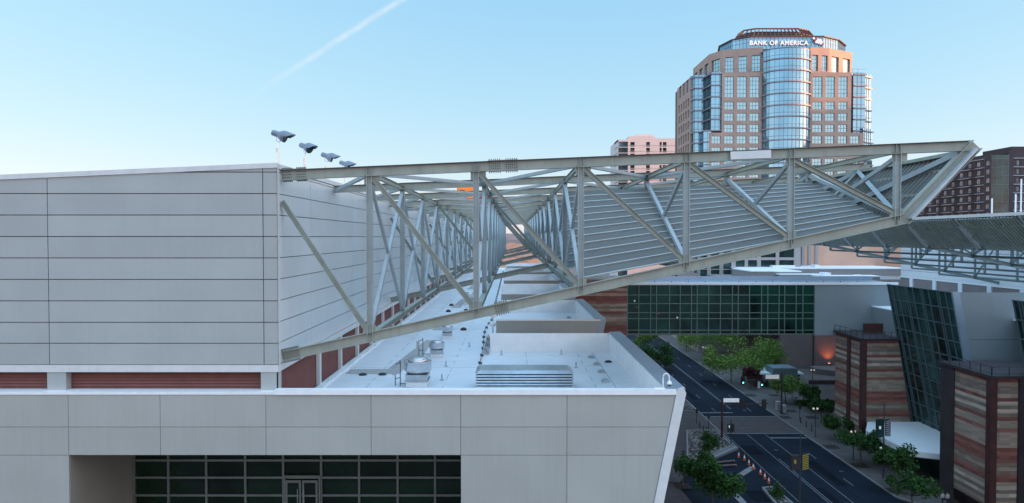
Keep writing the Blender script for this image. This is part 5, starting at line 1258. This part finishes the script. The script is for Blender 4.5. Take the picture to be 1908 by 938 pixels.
# cones
cm = None
cl = ['nearest the rock bed, farthest from view', 'second from the rock bed', 'third from the rock bed', 'in the middle of the row', 'third from the near end', 'second from the near end', 'at the near end of the row']
for i, (px, py) in enumerate(((1376.5, 853), (1387, 858), (1395.5, 867), (1403.5, 875), (1417, 885), (1425, 893), (1432.5, 901))):
    p = G(px, py, .02); t = thing('traffic_cone', 'orange and white traffic cone '+cl[i], 'traffic cone', tuple(p), 'traffic cones lining the driveway edge')
    b = MB(); b.box(p.x-.27, p.x+.27, p.y-.27, p.y+.27, .02, .07, 'black'); b.tube([p+V((0, 0, .05)), p+V((0, 0, .4))], [.21, .15], 12, 'cone', cap=False); b.tube([p+V((0, 0, .78)), p+V((0, 0, 1.0))], [.08, .045], 12, 'cone'); b.build('cone_body', None, t, at=tuple(p))
    b = MB(); b.tube([p+V((0, 0, .4)), p+V((0, 0, .78))], [.15, .08], 12, cap=False); b.build('white_band', M['white'], t, at=tuple(p))
# barricade planks, tarp
for px0, py0, px1, py1, l in ((1332, 862, 1369, 858, 'upper of two wooden barrier planks by rock bed'), (1338, 868, 1372, 866, 'lower of two wooden barrier planks by rock bed')):
    a, c = G(px0, py0, .35), G(px1, py1, .35); b = MB(); b.beam(a, c, .3, .08, (0, 0, 1)); b.beam(a-V((0, 0, .3)), a+V((.1, 0, 0)), .1, .3); b.beam(c-V((0, 0, .3)), c-V((.1, 0, 0)), .1, .3); tag(b.build('barrier_plank', M['wood']), l, 'barrier')
p = G(1322, 873, .1); b = MB(); b.prism([(p.x-1.6, p.y-.3), (p.x-.6, p.y-.7), (p.x+1.2, p.y-.4), (p.x+1.5, p.y+.4), (p.x-.4, p.y+.7)], .1, .55); tag(bevel(b.build('tarp_bundle', M['slab']), .12), 'pale tarpaulin bundle lying by the dark tree', 'tarpaulin')
# tree grates
b = None
for i, (px, py) in enumerate(((1399, 737), (1443, 737), (1463, 778), (1473, 766), (1512, 778), (1549, 833), (1602, 868), (1668, 915), (1272, 906))):
    p = G(px, py, .13); b = MB(); w_ = 1.1 
    for k in range(9): b.box(p.x-w_, p.x+w_, p.y-w_+k*.25, p.y-w_+k*.25+.2, .134, .15)
    tag(b.build('tree_grate', M['soil'], at=tuple(p)), ['dark tree grate by the kerb left of signal mast', 'dark tree grate at the corner of the kiosk', 'dark tree grate at foot of the signal mast', 'dark tree grate behind the utility cabinets', 'dark tree grate near plaza bollards', 'dark tree grate on pavement right of crossing', 'dark tree grate under the low marquee tree', 'dark tree grate around the thin trunked tree', 'dark tree grate around the small round tree'][i], 'tree grate', 'dark square tree grates set in the pavement')
# kiosk
k0 = G(1414, 726); ks = thing('kiosk', 'small teal grey plaza kiosk with flat white roof', 'kiosk', (k0.x, k0.y, 0)); Yk = 160.0
xa_, xb_, xc_ = PX(1443, Yk), PX(1488, Yk), PX(1505, Yk)
b = MB(); b.box(xa_, xb_, Yk, Yk+5, .1, PZ(687, Yk)); 
for k in lin(xa_, xb_, 8): b.box(k-.04, k+.04, Yk-.04, Yk-.001, .1, PZ(688, Yk))
b.build('metal_box', mat('teal_metal', (.17, .23, .24), .5, .2, .08, .6), ks)
b = MB(); b.box(PX(1413, Yk), xc_, Yk+1.5, Yk+9, 3.3, 3.6); b.build('flat_roof', M['white'], ks)
b = MB(); b.box(PX(1415, Yk), PX(1430, Yk), Yk+2.5, Yk+8, 0.1, 3.3); b.box(PX(1492, Yk), PX(1503, Yk), Yk+3, Yk+8, .1, 3.3); b.build('brick_base', M['brickp'], ks)
b = MB(); b.box(xa_+.3, xb_-.3, Yk+.3, Yk+4.7, PZ(687, Yk), PZ(687, Yk)+.05); b.build('roof_well', M['cap'], ks)
# planter, railing, and an added lamp standing in for reflected sun
b = MB(); p = G(1520, 695); b.prism([(p.x-1, 178), (p.x+9, 170), (p.x+16, 170), (p.x+16, 182), (p.x-1, 182)], .1, 1.5); tag(b.build('planter_wall', M['taupe']), 'low taupe planter wall right of the kiosk', 'planter')
wl = thing('sun_glow_lamp', 'added orange lamp for reflected sun glow on taupe wall left of stone tower', 'added lamp', (PX(1551, 176), 182, 2.2))
lx = PX(1549, 183); b = MB(); b.box(lx-.4, lx+.4, 183.4, 183.8, 1.6, 1.9); b.build('fitting', M['darksteel'], wl)
b = MB(); b.box(lx-.3, lx+.3, 183.45, 183.75, 1.902, 1.95); b.build('lamp_lens', M['lampwarm'], wl)
ll = bpy.data.lights.new('sun_glow_light', 'SPOT'); ll.energy = 450; ll.color = (1, .22, .06); ll.spot_size = R(95); ll.spot_blend = .9; ll.shadow_soft_size = .3
lo_ = bpy.data.objects.new('sun_glow_light', ll); C.objects.link(lo_); lo_.location = (lx, 182.6, 2.0); lo_.rotation_euler = (R(180-22), 0, 0); 
b = MB(); p = G(1530, 718)
for k in range(9): b.box(p.x-3+k*1.4, p.x-2.94+k*1.4, p.y, p.y+.06, .1, 1.2)
b.box(p.x-3, p.x+8.3, p.y, p.y+.06, 1.15, 1.22); b.box(p.x-3, p.x+8.3, p.y+.06, p.y+.16, .2, 1.1); tag(b.build('plaza_railing', M['darksteel']), 'dark railing on plaza between the kiosk and stone tower', 'railing')
# red awning
b = MB(); p = P(1400, 628, 229); b.hexa([(p.x-3.5, 226.5, 2.6), (p.x+4, 226.5, 2.6), (p.x+4, 230, 3.4), (p.x-3.5, 230, 3.4), (p.x-3.5, 226.5, 2.8), (p.x+4, 226.5, 2.8), (p.x+4, 230, 3.7), (p.x-3.5, 230, 3.7)]); tag(b.build('awning', M['redp']), 'small dark red awning under bridge on the far wall', 'awning')
# tables and chairs group on the plaza
for i, (px, py, l) in enumerate(((1476, 742, 'left round cafe table on plaza beside the low tree'), (1484, 747, 'right round cafe table on plaza beside the low tree'))):
    p = G(px, py, .13); t = thing('cafe_table', l, 'table', tuple(p), 'round cafe tables on the plaza')
    b = MB(); b.lathe(p+V((0, 0, .7)), [(.45, 0), (.45, .04)], 14); b.build('tabletop', M['darksteel'], t, at=tuple(p)); b = MB(); b.tube([p, p+V((0, 0, .7))], .05, 8); b.lathe(p, [(.28, 0), (.25, .04)], 12); b.build('pedestal', M['darksteel'], t, at=tuple(p))
# people
def person(px, py, label, top, bottom, face=1, stride=.18):
    p = G(px, py, .13); v = {'pel': (0, 0, .93), 'sp': (0, 0, 1.15), 'ch': (0, 0, 1.36), 'nk': (0, 0, 1.50), 'hd': (0, .01, 1.60), 'ht': (0, .01, 1.74),
        'sL': (-.19, 0, 1.42), 'eL': (-.24, .03, 1.14), 'hL': (-.24, -.08, .88), 'sR': (.19, 0, 1.42), 'eR': (.24, -.03, 1.14), 'hR': (.24, .08, .88),
        'tL': (-.10, 0, .88), 'kL': (-.11, -stride*.6, .5), 'fL': (-.11, -stride, .07), 'oL': (-.11, -stride-.16, .04), 'tR': (.10, 0, .88), 'kR': (.11, stride*.3, .5), 'fR': (.11, stride, .09), 'oR': (.11, stride-.14, .03)}
    rad = dict(pel=.15, sp=.13, ch=.155, nk=.06, hd=.10, ht=.085, sL=.075, eL=.05, hL=.04, sR=.075, eR=.05, hR=.04, tL=.10, kL=.065, fL=.045, oL=.035, tR=.10, kR=.065, fR=.045, oR=.035)
    ks_ = list(v); ed = [('pel', 'sp'), ('sp', 'ch'), ('ch', 'nk'), ('nk', 'hd'), ('hd', 'ht'), ('ch', 'sL'), ('sL', 'eL'), ('eL', 'hL'), ('ch', 'sR'), ('sR', 'eR'), ('eR', 'hR'), ('pel', 'tL'), ('tL', 'kL'), ('kL', 'fL'), ('fL', 'oL'), ('pel', 'tR'), ('tR', 'kR'), ('kR', 'fR'), ('fR', 'oR')]
    me = bpy.data.meshes.new('person'); me.from_pydata([v[k] for k in ks_], [(ks_.index(a), ks_.index(c)) for a, c in ed], [])
    o = bpy.data.objects.new('person', me); C.objects.link(o)
    md = o.modifiers.new('skin', 'SKIN'); 
    sv = me.skin_vertices if me.skin_vertices else None
    if not sv:
        bpy.context.view_layer.objects.active = o
    for i, k in enumerate(ks_):
        me.skin_vertices[0].data[i].radius = (rad[k], rad[k]*.8)
        me.skin_vertices[0].data[i].use_root = (k == 'pel')
    sd = o.modifiers.new('sub', 'SUBSURF'); sd.levels = 2; sd.render_levels = 2
    bpy.context.view_layer.update(); dm = bpy.data.meshes.new_from_object(o.evaluated_get(bpy.context.evaluated_depsgraph_get())); bpy.data.objects.remove(o)
    for m_ in (top, bottom, M['skin'], M['hair']): dm.materials.append(m_)
    for f in dm.polygons:
        c = f.center; f.use_smooth = True
        f.material_index = 1 if c.z < .98 and abs(c.x) < .2 else (3 if c.z > 1.69 or (c.z > 1.58 and c.y > .05) else (2 if c.z > 1.47 or c.z < 1.0 else 0))
    o = bpy.data.objects.new('person', dm); C.objects.link(o); o.location = p; o.rotation_euler.z = R(180 if face < 0 else 0)
    tag(o, label, 'person'); return o
person(1756, 941, 'person in pale shirt walking, left of a pair near right stone tower', M['shirt'], M['darkcloth']); person(1765.5, 942, 'person in pale shirt walking, right of a pair near right stone tower', M['shirt'], M['darkcloth'])
person(1273, 856, 'person in dark clothes walking beside the leaning hall wall', M['darkcloth'], M['darkcloth'], -1)
